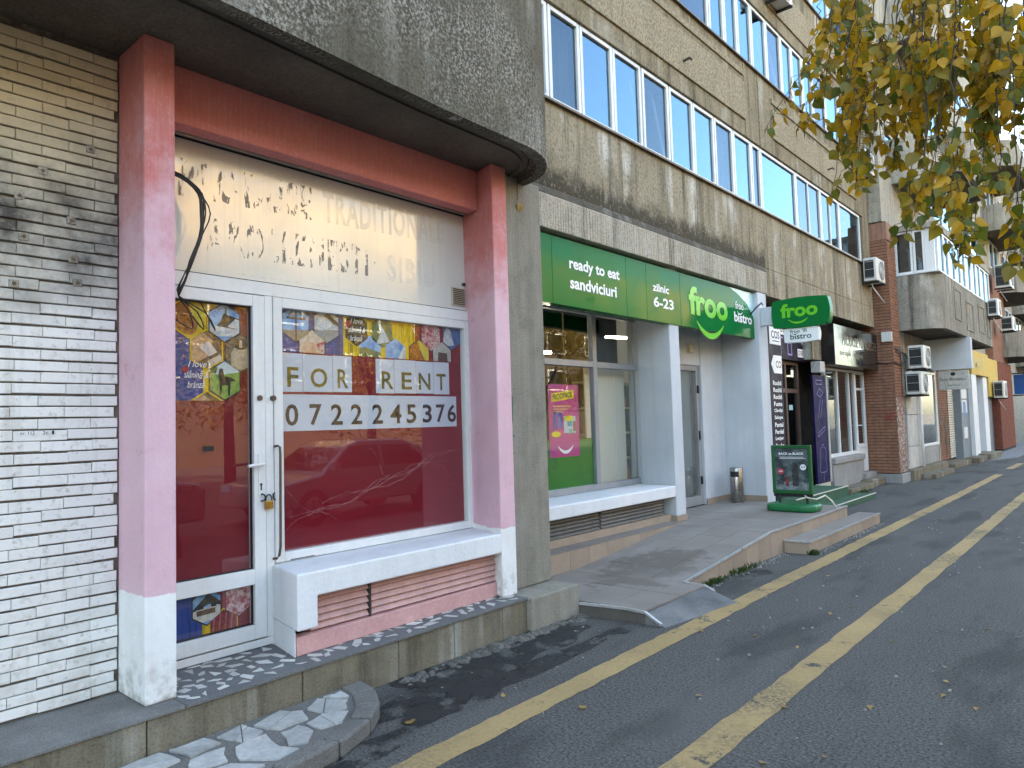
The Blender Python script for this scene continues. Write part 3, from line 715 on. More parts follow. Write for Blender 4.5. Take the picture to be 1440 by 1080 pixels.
# door
dr = MB(); dr.box(-4.285, -4.20, 1.73, 2.508, .268, .315); dr.box(-4.285, -4.20, 2.452, 2.508, .317, 2.476)
dr.build('door_frame', 'pvc', sf, bevel=.004)
dm = MB(); dm.box(-4.275, -4.19, 2.366, 2.446, .325, 2.47); dm.box(-4.275, -4.19, 1.75, 1.83, .325, 2.47)
for a, b in ((.325, .412), (.658, .752), (2.396, 2.47)): dm.box(-4.275, -4.19, 1.83, 2.366, a, b)
door = dm.build('door', 'pvc', sf, bevel=.005)
MB().box(-4.262, -4.258, 1.83, 2.366, .745, 2.40).build('red_film', 'red_film', door)
MB().box(-4.262, -4.258, 1.83, 2.366, .41, .66).build('red_film', 'red_film', door)
MB().box(-4.2325, -4.2285, 1.831, 2.365, .753, 2.395).build('pane', 'glass', door)
MB().box(-4.2325, -4.2285, 1.831, 2.365, .413, .657).build('pane', 'glass', door)
mb = MB(); ring(mb, -4.234, -4.215, 1.832, 2.3655, .7525, 2.3955, .006); ring(mb, -4.234, -4.215, 1.832, 2.3655, .4125, .6575, .006); mb.build('gasket', 'black', door)
mb = MB(); mb.box(-4.19, -4.184, 2.392, 2.424, 1.20, 1.46); mb.tube([(-4.184, 2.409, 1.40), (-4.145, 2.409, 1.40), (-4.142, 2.395, 1.40), (-4.142, 2.30, 1.392)], .010, 8)
mb.build('handle', 'pvc', door, bevel=.002)
mb = MB(); mb.box(-4.184, -4.1825, 2.404, 2.413, 1.235, 1.265); mb.tube([(-4.185, 2.408, 1.272), (-4.18, 2.408, 1.272)], .008, 10); mb.build('keyhole', 'black', door)
for y in (2.406, 2.502):
    mb = MB(); mb.tube([(-4.20, y, 1.815), (-4.178, y, 1.815)], .017, 14); mb.tube([(-4.178, y, 1.815), (-4.176, y, 1.815)], .010, 12); mb.build('lock_cylinder', 'iron', door)
mb = MB(); mb.tube([(-4.20, 2.513, 1.505), (-4.165, 2.514, 1.51), (-4.155, 2.525, 1.50), (-4.155, 2.528, 1.45), (-4.155, 2.522, .87), (-4.155, 2.512, .815), (-4.165, 2.50, .80), (-4.20, 2.498, .795)], .008, 8); mb.build('pull_bar', 'iron', sf, smooth=True)
pl = thing('padlock', 'brass padlock hung through dark loops on the white shop door', 'padlock', (-4.18, 2.45, 1.13))
mb = MB()
for s in (-1, 1):
    mb.tube([(-4.20, 2.455 + s * .045, 1.20)] + [(-4.18 + .012 * math.sin(t), 2.455 + s * (.045 - .018 * math.sin(t)), 1.19 + .022 * math.cos(t)) for t in [i * .5 for i in range(8)]], .0055, 6)
mb.tube([(-4.175, 2.455 + .022 * math.cos(t), 1.165 + .04 * math.sin(t)) for t in [math.pi * i / 8 for i in range(9)]], .0045, 6)
mb.build('shackle', 'black', pl, smooth=True)
MB().box(-4.186, -4.164, 2.428, 2.482, 1.115, 1.166).build('lock_body', 'brass', pl, bevel=.004)
# white notches under the window frame
MB().box(-4.2, -4.196, 2.62, 2.80, .768, .772).build('chipped_edge', 'black', sf)
# loose cables
cb = thing('cable_bundle', 'loose black cables hanging beside the pink column over the white fascia', 'cable', (-4.1, 1.9, 2.4))
cr3 = random.Random(4)
for k in range(6):
    j = lambda s=.012: cr3.uniform(-s, s)
    P = [(-4.16, 1.72, 3.135 + j()), (-4.12, 1.88, 3.10 + j()), (-4.08, 1.97 + j(.03), 3.02 + j(.02)), (-4.08, 2.01 + j(.035), 2.9), (-4.09, 1.985 + j(), 2.75), (-4.10, 1.93 + j(), 2.60), (-4.12, 1.90 + j(), 2.5), (-4.14, 1.875, 2.40)]
    if k >= 3: P += [(-4.17, 1.90 + .05 * (k - 2), 2.32), (-4.19, 1.91 + .07 * (k - 2), 2.22), (-4.195, 1.80 + .08 * (k - 2), 2.12 + .05 * k)]
    # smooth the polyline
    Q = []
    for i in range(len(P) - 1):
        p0, p1, p2, p3 = [Vector(P[max(0, min(len(P) - 1, i + q))]) for q in (-1, 0, 1, 2)]
        for t in (0, .33, .66): Q.append(.5 * ((2 * p1) + (p2 - p0) * t + (2 * p0 - 5 * p1 + 4 * p2 - p3) * t * t + (3 * p1 - p0 - 3 * p2 + p3) * t ** 3))
    Q.append(Vector(P[-1])); MB().tube(Q, .0065 if k < 3 else .0042, 6).build('cable', 'black', cb, smooth=True)

# ---- printed collages behind the glass
BLUE, YEL, RED = (.010, .050, .27), (.72, .48, .006), (.26, .006, .012)
def hexpic(parent, x, cy, cz, r, layers, rect, border=None):
    hx = lambda rr: [(cy + rr * .93 * math.cos(math.radians(30 + 60 * i)), cz + rr * math.sin(math.radians(30 + 60 * i))) for i in range(6)]
    mats = []; mb = MB()
    def add(mat, P, dx):
        P = clip(P, rect)
        if len(P) < 3: return
        if mat not in mats: mats.append(mat)
        mb.mi = mats.index(mat); mb.poly([(x + dx, a, b) for a, b in P])
    if border is not None: add(flat(border), hx(r * 1.10), 0)
    H = hx(r)
    for i, (mat, P) in enumerate(layers):
        Q = [(cy + a * r, cz + b * r) for a, b in P]
        if sum(Q[j][0] * Q[(j + 1) % len(Q)][1] - Q[(j + 1) % len(Q)][0] * Q[j][1] for j in range(len(Q))) < 0: Q = Q[::-1]
        Q = clip(Q, H)
        if len(Q) >= 3: add(mat, Q, .0006 * (i + 1))
    return mb.build('photo_print', mats, parent)
FULL = [(-1.2, -1.2), (1.2, -1.2), (1.2, 1.2), (-1.2, 1.2)]
def half(b, j=0): return [(-1.2, -1.2), (1.2, -1.2), (1.2, b + j), (.4, b + j * .3), (-.3, b - j * .4), (-1.2, b)]
SKY_, SNOW, DARK = pic((.09, .27, .60), (.28, .48, .72), 12), pic((.62, .66, .70), (.36, .41, .46), 30), pic((.010, .010, .012), (.035, .028, .025), 50)
GRASS_, FOOD, FAT, MEAT = pic((.17, .30, .05), (.30, .42, .10), 40), pic((.50, .17, .02), (.22, .06, .012), 45), pic((.70, .60, .50), (.55, .40, .30), 40), pic((.38, .02, .03), (.68, .50, .48), 34)
CHEESE, BROWN, SAND = pic((.62, .40, .24), (.42, .22, .12), 22), pic((.20, .11, .06), (.10, .05, .03), 50), pic((.36, .27, .18), (.25, .19, .13), 40)
church = [(SKY_, FULL), (SNOW, [(-1, -.75), (1, -.7), (1, -.2), (-.2, -.1), (-1, -.4)]), (DARK, [(-.45, -.2), (1, -.35), (1, .2), (.5, .35), (.12, .42), (.1, .95), (.02, .5), (-.1, .42), (-.2, .1)]), (SNOW, [(.15, -.2), (.6, .25), (1, .1), (.9, -.35)])]
bacon = [(BROWN, FULL), (CHEESE, [(-1, -.5), (-.8, .5), (-.2, .85), (.3, .5), (.1, -.3), (-.6, -.75)]), (pic((.75, .66, .6), (.62, .48, .42), 40), [(-.4, .1), (.1, .45), (.55, -.1), (.1, -.35)]), (FAT, [(0, -.6), (.7, -.2), (.95, -.6), (.2, -.95)])]
sheep = [(pic((.16, .14, .11), (.09, .08, .07), 40), FULL), (pic((.52, .44, .33), (.38, .31, .23), 30), [(-.5, -.9), (.7, -.85), (.85, -.1), (.5, .35), (-.3, .4), (-.55, -.1)]), (DARK, [(-.35, .3), (-.15, .2), (.2, .2), (.4, .35), (.3, .75), (-.2, .75)]), (FAT, [(-.08, .3), (.1, .3), (.1, .7), (-.05, .7)])]
horse = [(pic((.62, .70, .74), (.5, .6, .62), 9), FULL), (GRASS_, half(.35, .15)), (pic((.06, .11, .03), (.10, .17, .05), 40), [(-1, .3), (-.5, .35), (-.4, .65), (-.8, .8), (-1, .7)]), (DARK, [(-.3, -.75), (-.22, -.75), (-.18, -.25), (.15, -.25), (.17, -.8), (.26, -.8), (.3, -.05), (.6, .0), (.35, .18), (-.05, .22), (-.12, .62), (-.3, .62), (-.36, .25), (-.3, -.1)])]
fries = [(pic((.60, .46, .03), (.66, .52, .05), 20), FULL), (FOOD, [(-1.2, -.9), (.3, -.9), (.5, -.3), (.1, .35), (-.2, 1.1), (-1.2, 1.1)])]
house = [(SKY_, FULL), (pic((.66, .62, .55), (.5, .46, .4), 25), [(-1, -.9), (.9, -.75), (.9, .1), (-1, -.1)]), (DARK, [(-1.05, -.25), (.1, .75), (1.05, 0), (.9, -.05), (.1, .15), (-.75, -.15)]), (BROWN, [(-.6, -.45), (.5, -.4), (.5, -.12), (-.6, -.15)]), (DARK, [(-.55, -.1), (-.2, -.08), (-.2, .12), (-.55, .1)]), (DARK, [(.25, -.06), (.55, -.05), (.55, .1), (.25, .12)])]
meat = [(MEAT, FULL)]
sausage = [(pic((.20, .012, .02), (.30, .05, .05), 20), FULL)] + [(pic((.38, .07, .07), (.46, .16, .15), 40), [(-.8 + .36 * i, -1), (-.68 + .36 * i, -1), (-.5 + .36 * i, .8), (-.58 + .36 * i, .8)]) for i in range(5)]
cross = [(SKY_, FULL), (SAND, half(-.35, .1)), (BROWN, [(-.06, -1), (.06, -1), (.06, .9), (-.06, .9)]), (BROWN, [(-.6, .25), (.6, .25), (.6, .35), (-.6, .35)]), (BROWN, [(-.62, .3), (-.52, .3), (.06, .95), (0, 1.0)]), (BROWN, [(.62, .3), (.52, .3), (-.06, .95), (0, 1.0)])]
snow = [(SNOW, FULL), (pic((.30, .32, .33), (.2, .22, .22), 30), half(-.25, .1)), (DARK, [(-.2, .55), (.1, .75), (.45, .45), (.85, .2), (.85, .0), (.5, .1), (.1, .4)])]
ham = [(FAT, FULL), (pic((.60, .30, .18), (.66, .45, .32), 18), [(-.8, -.8), (-.5, .3), (.1, .3), (.35, -.3), (.1, -.9)]), (MEAT, [(.2, .2), (.8, .4), (.7, -.2), (.4, -.1)])]
heart = [(flat((.028, .022, .02)), FULL), (flat((.35, .02, .03)), [(-.85, .35), (-.7, .6), (-.55, .5), (-.4, .6), (-.35, .3), (-.6, .0)])]
valley = [(pic((.08, .13, .03), (.16, .19, .07), 30), FULL), (SNOW, [(-.5, -.8), (.6, -.6), (.2, 0), (-.3, .7), (-.4, .6), (-.1, -.1)])]
hill = [(SKY_, FULL), (pic((.12, .17, .05), (.2, .2, .09), 30), half(.15, -.25)), (pic((.25, .26, .1), (.16, .2, .06), 30), half(-.4, .1))]
frost = [(SKY_, FULL), (SNOW, [(.1, -1.2), (1.2, -1.2), (1.2, .8), (.6, .5), (.2, -.2)])]
strips_ = [(MEAT, FULL), (pic((.66, .58, .54), (.42, .10, .10), 60), [(-.1, -1), (1, -1), (1, .9), (.2, .9)])]
winter = [(pic((.03, .09, .25), (.06, .16, .36), 20), FULL), (SNOW, [(-.9, -.8), (.2, -.7), (-.1, .2), (-.4, .7), (-.7, .1)])]
boxp = [(pic((.5, .48, .44), (.4, .38, .34), 20), FULL), (pic((.05, .035, .03), (.09, .07, .06), 30), [(-.45, -1), (.55, -1), (.45, .25), (-.35, .3)])]

def plank_bg(po, x, cols, rect):
    """vertical painted planks of the collage background, one print per colour"""
    for y0, y1, c in cols:
        mb = MB(); mb.poly([(x, y0, rect[0][1]), (x, y1, rect[0][1]), (x, y1, rect[2][1]), (x, y0, rect[2][1])])
        k = NB('plank_print'); sv = k.noise(1, 5, k.scaled((40, 40, 2.5)), .7)
        mb.build('plank_print', k.out(k.mix(k.mr(sv, .50, .66), c, mul(c, .25)), .45, .4), po)
def rectp(y0, y1, z0, z1): return [(y0, z0), (y1, z0), (y1, z1), (y0, z1)]
PX = -4.256
p1 = thing('poster', 'hexagon photo collage poster with church, sheep and horse on the shop door', 'poster', (-4.25, 2.1, 1.8))
rc = rectp(1.832, 2.3645, 1.80, 2.394)
plank_bg(p1, PX, ((1.832, 2.075, BLUE), (2.075, 2.20, YEL), (2.20, 2.3645, RED)), rc)
rr_ = .118
for L, y, z, bd in ((fries, 1.985, 2.30, YEL), (church, 2.212, 2.285, (.03, .03, .05)), (bacon, 2.098, 2.110, YEL), (sheep, 2.315, 2.10, (.03, .02, .02)), (horse, 2.212, 1.925, (.03, .03, .03)), (bacon, 2.098, 1.735, YEL)):
    hexpic(p1, PX + .002, y, z, rr_, L, rc, bd)
for s, y, z, w, h in (('I love', 1.98, 2.0, .115, .04), ('slănină &', 1.955, 1.935, .15, .045), ('brânză', 1.975, 1.875, .11, .045)):
    text(p1, s, (PX + .006, y, z), w, h, 'letter_w', shear=.35, bold=.004)
MB().poly([(PX + .005, 1.945, 1.985), (PX + .005, 1.962, 1.955), (PX + .005, 1.985, 1.985), (PX + .005, 1.978, 2.005), (PX + .005, 1.964, 1.995), (PX + .005, 1.952, 2.005)]).build('heart_print', flat((.40, .01, .03)), p1)
p2 = thing('poster', 'small poster with house and sausages in the lowest door pane', 'poster', (-4.25, 2.1, .413))
rc = rectp(1.832, 2.3645, .414, .656)
plank_bg(p2, PX, ((1.832, 2.06, BLUE), (2.06, 2.16, YEL), (2.16, 2.3645, RED)), rc)
for L, y, z, bd in ((house, 2.088, .572, (.03, .03, .03)), (meat, 2.292, .582, (.2, .01, .01)), (sausage, 2.192, .43, YEL)): hexpic(p2, PX + .002, y, z, .104, L, rc, bd)
p3 = thing('poster', 'wide hexagon photo strip in blue, yellow and red along the window top', 'poster', (-4.25, 3.4, 2.13))
rc = rectp(2.58, 4.28, 2.135, 2.412)
rc = rectp(2.58, 4.28, 2.13, 2.411)
plank_bg(p3, PX, ((2.58, 3.10, BLUE), (3.10, 3.78, YEL), (3.78, 4.28, RED)), rc)
dz = -.032
for L, y, z, bd in ((cross, 2.715, 2.354, BLUE), (snow, 2.960, 2.361, BLUE), (ham, 2.840, 2.199, BLUE), (heart, 3.213, 2.353, YEL), (valley, 3.452, 2.357, YEL), (hill, 3.337, 2.20, YEL), (frost, 3.58, 2.194, YEL), (fries, 3.82, 2.196, RED), (strips_, 3.946, 2.364, RED), (winter, 4.18, 2.385, RED), (boxp, 4.066, 2.199, RED)):
    hexpic(p3, PX + .002, y, z + dz, .122, L, rc, mul(bd, .45) if bd != YEL else YEL)
for s, y, z, w, h in (('I love', 3.16, 2.365, .11, .04), ('slănină &', 3.14, 2.30, .15, .045), ('brânză', 3.155, 2.238, .11, .045)):
    text(p3, s, (PX + .006, y, z), w, h, 'letter_w', shear=.35, bold=.004)
# FOR RENT sheets
fr_ = thing('rent_sign', 'white paper sheets reading FOR RENT taped inside the red shop window', 'sign', (-4.25, 3.3, 1.86))
for i, (a, b) in enumerate(((2.582, 2.765), (2.768, 3.005), (3.008, 3.168), (3.386, 3.56), (3.563, 3.78), (3.783, 3.965), (3.968, 4.14))):
    MB().box(-4.2565, -4.2555, a, b, 1.862 + .002 * (i % 3), 2.122 - .003 * (i % 2)).build('paper_sheet', 'paper', fr_)
for ch, a, b in (('F', 2.645, 2.729), ('O', 2.825, 2.96), ('R', 3.045, 3.135), ('R', 3.439, 3.551), ('E', 3.632, 3.735), ('N', 3.807, 3.93), ('T', 3.997, 4.10)):
    text(fr_, ch, (-4.2535, a, 1.895), b - a, .133, 'letter_gold', bold=.015)
ph_ = thing('phone_sign', 'white paper strip with telephone number below the rent sheets', 'sign', (-4.25, 3.3, 1.6))
MB().box(-4.2565, -4.2555, 2.582, 4.215, 1.60, 1.845).build('paper_strip', 'paper', ph_)
xs = [2.628, 2.812, 2.985, 3.155, 3.345, 3.515, 3.675, 3.84, 3.985, 4.11]
for ch, a in zip('0722245376', xs): text(ph_, ch, (-4.2535, a, 1.635), .098 if ch != '4' else .108, .145, 'letter_k', bold=.018)
# sticker and pen scribble
st = MB().box(-4.228, -4.2275, 2.055, 2.125, 1.495, 1.525).build('sticker', 'black'); tag(st, 'tiny black sticker on the red door glass', 'sticker')
sc = thing('handwriting', 'small pencil scribble on the white painted bricks', 'scribble', (-4.10, 1.2, 1.6))
for s, y, w in (('nr. 112', 1.09, .06), ('2c', 1.185, .022), ('I', 1.225, .01)): text(sc, s, (-4.098, y, 1.62), w, .018, 'letter_k')

# ================================================================== SECOND BUILDING (ribbon windows, green sign shop)
bb = thing('apartment_building', 'tan rendered apartment block with long ribbon windows above the green shop', 'building', (-4.5, 11, 0))
XF = -4.50; Y0, Y1 = 4.94, 18.15
MB().box(-14, -6.6, Y0, Y1, 0, 12.9).build('wall', 'conc_b', bb)
# spandrels between the window ribbons; the front wall is 0.35 m thick
RB = [(5.03, 6.11), (7.40, 8.55), (9.83, 10.95)]
WE = (4.96, 17.62)                                                        # run of the ribbons
lev = [(4.06, 5.0), (6.12, 7.37), (8.56, 9.80), (10.96, 12.9)]
for i, (a, b) in enumerate(lev):
    if i == 0: MB().box(XF - .35, XF, Y0, 11.70, a, b).build('spandrel', 'conc_low', bb, bevel=.008); MB().box(XF - .35, XF - .003, 11.705, Y1, a, b).build('spandrel', 'conc_r', bb, bevel=.008)
    else: MB().box(XF - .35, XF, Y0, Y1, a, b).build('spandrel', 'conc_b', bb, bevel=.008)
for (a, b) in RB: MB().box(XF - .35, XF, WE[1], Y1, a - .02, b + .006).build('side_wall', 'conc_b', bb)
MB().box(-6.6, XF - .35, Y0, Y1, 3.60, 3.75).build('floor_slab', 'soffit', bb)
for z in (6.25, 8.7, 11.1): MB().box(-6.6, XF - .36, Y0, Y1, z, z + .2).build('floor_slab', 'soffit', bb)
MB().box(-14, XF + .1, Y0, Y1, 12.9, 13.1).build('roof', 'conc_b', bb)
# ribbed beam with sloped, sooty top (vertical board marks as real ribs)
rbm = MB().box(XF - .35, XF + .045, Y0, 11.62, 3.60, 3.965).build('lower_beam', 'ribbed', bb, bevel=.01)
MB().hexa([(XF - .02, Y0, 3.967), (XF + .045, Y0, 3.967), (XF + .045, 11.62, 3.967), (XF - .02, 11.62, 3.967)], [(XF - .02, Y0, 4.058), (XF + .004, Y0, 4.058), (XF + .004, 11.62, 4.058), (XF - .02, 11.62, 4.058)]).build('beam_slope', 'soot', bb)
rr = random.Random(31); mb = MB(); y = Y0 + .01
while y < 11.55:
    w = rr.uniform(.02, .055); d = rr.uniform(.001, .005); mb.box(XF + .043, XF + .045 + d, y, y + w, 3.605 + rr.uniform(0, .03) * (rr.random() < .3), 3.955 - rr.uniform(0, .02)); y += w + rr.uniform(.008, .025)
rbs = stuff(mb.build('board_rib', 'ribbed', rbm))
MB().box(XF - .35, XF - .004, 11.625, Y1, 3.60, 4.055).build('lower_beam', 'conc_r', bb)
# raised pebble panels and slim string courses
for a, b, z0, z1, d in ((4.96, 11.12, 6.38, 7.00, .03), (12.3, 17.2, 6.40, 6.92, .03), (4.96, 11.12, 7.11, 7.20, .025), (12.3, 17.2, 7.03, 7.12, .025), (9.5, 11.6, 8.8, 9.4, .03), (12.3, 17.2, 8.80, 9.42, .03)):
    MB().box(XF - .01, XF + d, a, b, z0, z1).build('raised_panel', 'panel_b', bb, bevel=.006)
for (a, b, z0, z1) in ((11.14, 11.2, 6.13, 7.36), (11.72, 11.77, 6.13, 7.36)): MB().box(XF - .01, XF + .012, a, b, z0, z1).build('wall_rib', 'conc_b', bb)
for (y, z) in ((9.02, 6.56), (15.2, 6.58)):
    MB().tube([(XF, y, z), (XF + .13, y, z + .015), (XF + .15, y, z - .02)], .018, 7).build('wall_hook', 'iron', bb)
# dark drip flashing under every ribbon
for (a, b) in RB: MB().hexa([(XF - .1, WE[0], a - .028), (XF + .05, WE[0], a - .045), (XF + .05, WE[1], a - .045), (XF - .1, WE[1], a - .028)], [(XF - .1, WE[0], a - .003), (XF + .05, WE[0], a - .02), (XF + .05, WE[1], a - .02), (XF - .1, WE[1], a - .003)]).build('window_sill', 'iron', bb)
def window(par, y0, y1, z0, z1, x=XF - .03, kind='sky', fw=.05, fm='pvc_up', gm='glass_up', split=0):
    mb = MB(); ring(mb, x - .06, x, y0, y1, z0, z1, fw, fw * 1.1)
    if split: mb.box(x - .055, x - .005, (y0 + y1) / 2 - .02, (y0 + y1) / 2 + .02, z0 + fw * 1.1, z1 - fw)
    w = mb.build('window', fm, par, bevel=.006)
    MB().box(x - .034, x - .030, y0 + fw - .004, y1 - fw + .004, z0 + fw, z1 - fw + .004).build('pane', gm, w)
    if kind == 'open':                              # a sash tilted inwards
        mb = MB(); t = .16
        hs = [(x - .07, y0 + fw + .01, z0 + fw + .02), (x - .07 - t, y0 + fw + .01, z1 - fw - .02), (x - .07 - t, y1 - fw - .01, z1 - fw - .02), (x - .07, y1 - fw - .01, z0 + fw + .02)]
        for a, b in zip(hs, hs[1:] + hs[:1]): mb.tube([a, b], .026, 4)
        mb.build('tilted_sash', fm, w)
    cm = {'sky': 'dark_room', 'open': 'dark_room', 'curtain': 'curtain', 'dark': 'dark_room', 'blind': 'curtain'}[kind]
    if kind in ('curtain', 'blind'):
        mb = MB(); n = 26
        for i in range(n):
            a, b = y0 + (y1 - y0) * i / n, y0 + (y1 - y0) * (i + 1) / n
            xa, xb = x - .17 - .02 * math.sin(i * 1.7), x - .17 - .02 * math.sin((i + 1) * 1.7)
            mb.poly([(xa, a, z0), (xb, b, z0), (xb, b, z1), (xa, a, z1)])
        mb.build('curtain', cm, w)
    else:
        MB().box(x - .62, x - .6, y0, y1, z0, z1).build('dark_interior', cm, w)
    return w
r1 = [(4.97, 5.42, 'curtain'), (5.44, 6.00, 'sky'), (6.01, 6.60, 'curtain'), (6.60, 7.28, 'sky'), (7.28, 7.94, 'sky'), (7.96, 8.66, 'open'), (8.67, 9.36, 'sky'), (9.36, 10.04, 'sky'), (10.05, 10.71, 'blind'), (10.72, 11.41, 'sky'), (11.42, 11.79, 'dark'), (11.80, 13.44, 'sky'), (13.45, 14.81, 'blind'), (14.82, 16.0, 'curtain'), (16.01, 17.52, 'dark')]
for y0, y1, k in r1:
    window(bb, y0 + .006, y1 - .006, RB[0][0], RB[0][1], kind=k, gm='glass_curt' if k in ('curtain', 'blind', 'open', 'dark') else 'glass_up', split=1 if (y0 in (14.82, 13.45)) else 0)
r2 = [(4.97, 6.4, 'sky'), (6.4, 7.8, 'sky'), (7.8, 9.0, 'sky'), (9.02, 10.03, 'dark'), (10.05, 10.58, 'sky'), (10.59, 11.08, 'sky'), (11.09, 11.66, 'sky'), (11.67, 12.31, 'sky'), (12.32, 13.01, 'open'), (13.02, 13.55, 'sky'), (13.56, 14.12, 'sky'), (14.13, 14.68, 'sky'), (14.70, 15.48, 'curtain'), (15.50, 16.36, 'sky'), (16.38, 17.52, 'curtain')]
for y0, y1, k in r2: window(bb, y0 + .006, y1 - .006, RB[1][0], RB[1][1], kind=k, gm='glass_curt' if k in ('curtain', 'open', 'dark') else 'glass_up')
for y0, y1, k in [(4.97, 7, 'sky'), (7, 9.2, 'sky'), (9.2, 11.4, 'sky'), (11.4, 13.4, 'sky'), (13.42, 14.9, 'sky'), (14.92, 16.0, 'sky'), (16.02, 17.52, 'curtain')]: window(bb, y0 + .006, y1 - .006, RB[2][0], RB[2][1], kind=k)

# ---- green shop, ground floor
fs = thing('shopfront', 'pale blue-grey shopfront with framed glass under the long green sign', 'shopfront', (-4.6, 8.5, .28))
MB().box(-6.6, -4.60, Y0, 5.2, 0, 3.6).build('side_wall', 'froo_wall', fs)
MB().prism([(-5.30, 8.60), (-5.08, 8.52), (-4.55, 8.44), (-4.55, 8.70), (-5.30, 8.86)], .285, 3.598).build('column', 'froo_wall', fs, bevel=.012)
mb = MB(); mb.prism([(-4.72, 8.425), (-4.535, 8.425), (-4.535, 8.715), (-4.72, 8.725)], .286, .37); mb.build('column_base', 'tan_tile', fs, bevel=.006)
MB().box(-6.6, -5.30, 10.40, 11.20, .28, 3.598).build('inner_wall', 'froo_wall', fs)
MB().box(-5.30, -5.10, 10.42, 11.20, .28, 3.598).build('inner_wall', 'froo_wall', fs, bevel=.01)
MB().box(-5.098, -5.08, 10.42, 11.19, .286, .37).build('skirting', 'tan_tile', fs)
MB().box(-6.6, -4.46, 11.20, 11.55, 0, 3.597).build('end_wall', 'froo_wall', fs, bevel=.014)
MB().box(-5.08, -4.45, 11.18, 11.198, .286, .37).build('skirting', 'tan_tile', fs)
MB().box(-5.30, -5.12, 8.86, 10.42, 2.43, 3.598).build('door_lintel', 'froo_wall', fs)
MB().box(-5.35, -4.70, 5.2, 8.55, 3.02, 3.598).build('window_lintel', 'froo_wall', fs)
sill = MB().prism([(-5.22, 5.2), (-4.55, 5.2), (-4.55, 8.438), (-5.22, 8.52)], .61, .752).build('sill', 'white', fs, bevel=.014)
MB().box(-5.22, -4.74, 5.2, 8.44, 0, .60).build('plinth_wall', 'mortar', fs)
MB().prism([(-4.74, 5.2), (-4.66, 5.2), (-4.62, 8.42), (-4.74, 8.42)], .29, .385).build('plinth_tile', 'tan_tile', fs)
lv = MB().box(-4.738, -4.732, 5.2, 8.36, .388, .604).build('louvre', 'mortar', fs)
for i in range(5):
    z = .398 + i * .041
    for y0, y1 in ((5.2, 6.86), (6.90, 8.34)):
        MB().hexa([(-4.73, y0, z + .022), (-4.675, y0, z - .006), (-4.675, y1, z - .006), (-4.73, y1, z + .022)], [(-4.73, y0, z + .034), (-4.675, y0, z + .006), (-4.675, y1, z + .006), (-4.73, y1, z + .034)]).build('slat', 'louvre_g', lv)
# tiled bench that the ramp climbs past
MB().prism([(-4.74, 4.95), (-4.47, 4.95), (-4.47, 8.4), (-4.74, 8.4)], 0, .288).build('bench_core', 'tile_bed', fs)
for i in range(10):
    a = 4.96 + i * .342; b = min(a + .338, 8.40)
    MB().box(-4.465, -4.452, a, b, .02, .292).build('tile', 'tan_tile', fs)
    MB().box(-4.66, -4.452, a, b, .2925, .304).build('tile', 'grey_tile', fs)
# window
dw = MB(); ring(dw, -5.19, -5.12, 5.2, 8.62, .755, 3.02, .07, .075); dw.box(-5.19, -5.12, 7.50, 7.585, .83, 2.95); dw.box(-5.188, -5.122, 5.27, 7.50, 2.285, 2.36); dw.box(-5.188, -5.122, 7.585, 8.55, 2.285, 2.36); dw.box(-5.188, -5.122, 6.30, 6.37, .83, 2.285)
dw = dw.build('display_window', 'alu', fs, bevel=.004)
for (a, b, z0, z1) in ((5.27, 6.30, .83, 2.285), (6.37, 7.50, .83, 2.285), (7.585, 8.55, .83, 2.285), (5.27, 7.50, 2.36, 2.95), (7.585, 8.55, 2.36, 2.95)):
    MB().box(-5.157, -5.153, a - .003, b + .003, z0 - .003, z1 + .003).build('pane', 'glass', dw)
MB().box(-5.172, -5.168, 5.2, 7.52, .80, 1.405).build('green_film', 'green_film', dw)
MB().box(-5.36, -5.34, 7.62, 8.55, .80, 2.30).build('backing_panel', 'cream', dw)
MB().box(-5.345, -5.335, 8.28, 8.30, .80, 2.30).build('backing_panel', 'pvc', dw)
for y0, y1 in ((5.2, 8.86), (8.90, 10.39)):
    MB().box(-6.62, -6.60, y0, y1, .28, 3.59).build('back_wall', 'interior', fs)
for k, z in enumerate((.6, 1.0, 1.4, 1.8, 2.2)): MB().box(-6.55, -6.25, 9.0, 10.35, z, z + .03).build('shelf', 'interior', fs)
for k, (y, z) in enumerate(((6.9, 2.86), (7.1, 2.55), (9.3, 2.9))): MB().tube([(-6.1, y, z), (-5.9, y + .55, z)], .02, 7).build('lamp_tube', 'lamp', fs)
# door
dd = MB(); ring(dd, -5.22, -5.14, 9.35, 10.40, .288, 2.43, .085, .14)
dd = dd.build('door', 'alu', fs, bevel=.004)
MB().box(-5.185, -5.181, 9.43, 10.32, .42, 2.35).build('pane', 'glass', dd)
MB().tube([(-5.14, 9.52, 1.0), (-5.08, 9.52, 1.02), (-5.08, 9.52, 1.58), (-5.14, 9.52, 1.6)], .014, 7).build('pull_bar', 'black', dd)
mb = MB(); mb.box(-5.14, -5.115, 10.33, 10.36, 2.0, 2.12); mb.box(-5.14, -5.115, 10.33, 10.36, .6, .72); mb.box(-5.14, -5.12, 10.335, 10.355, 1.28, 1.42); mb.build('hinge', 'black', dd)
MB().box(-5.30, -5.14, 8.86, 9.345, .288, 2.43).build('side_panel', 'froo_wall', fs)
ab = MB().box(-5.12, -5.07, 10.02, 10.17, 2.61, 2.74).build('alarm_box', 'beige', bevel=.01); tag(ab, 'small cream alarm box above the glass door of the green shop', 'alarm box')
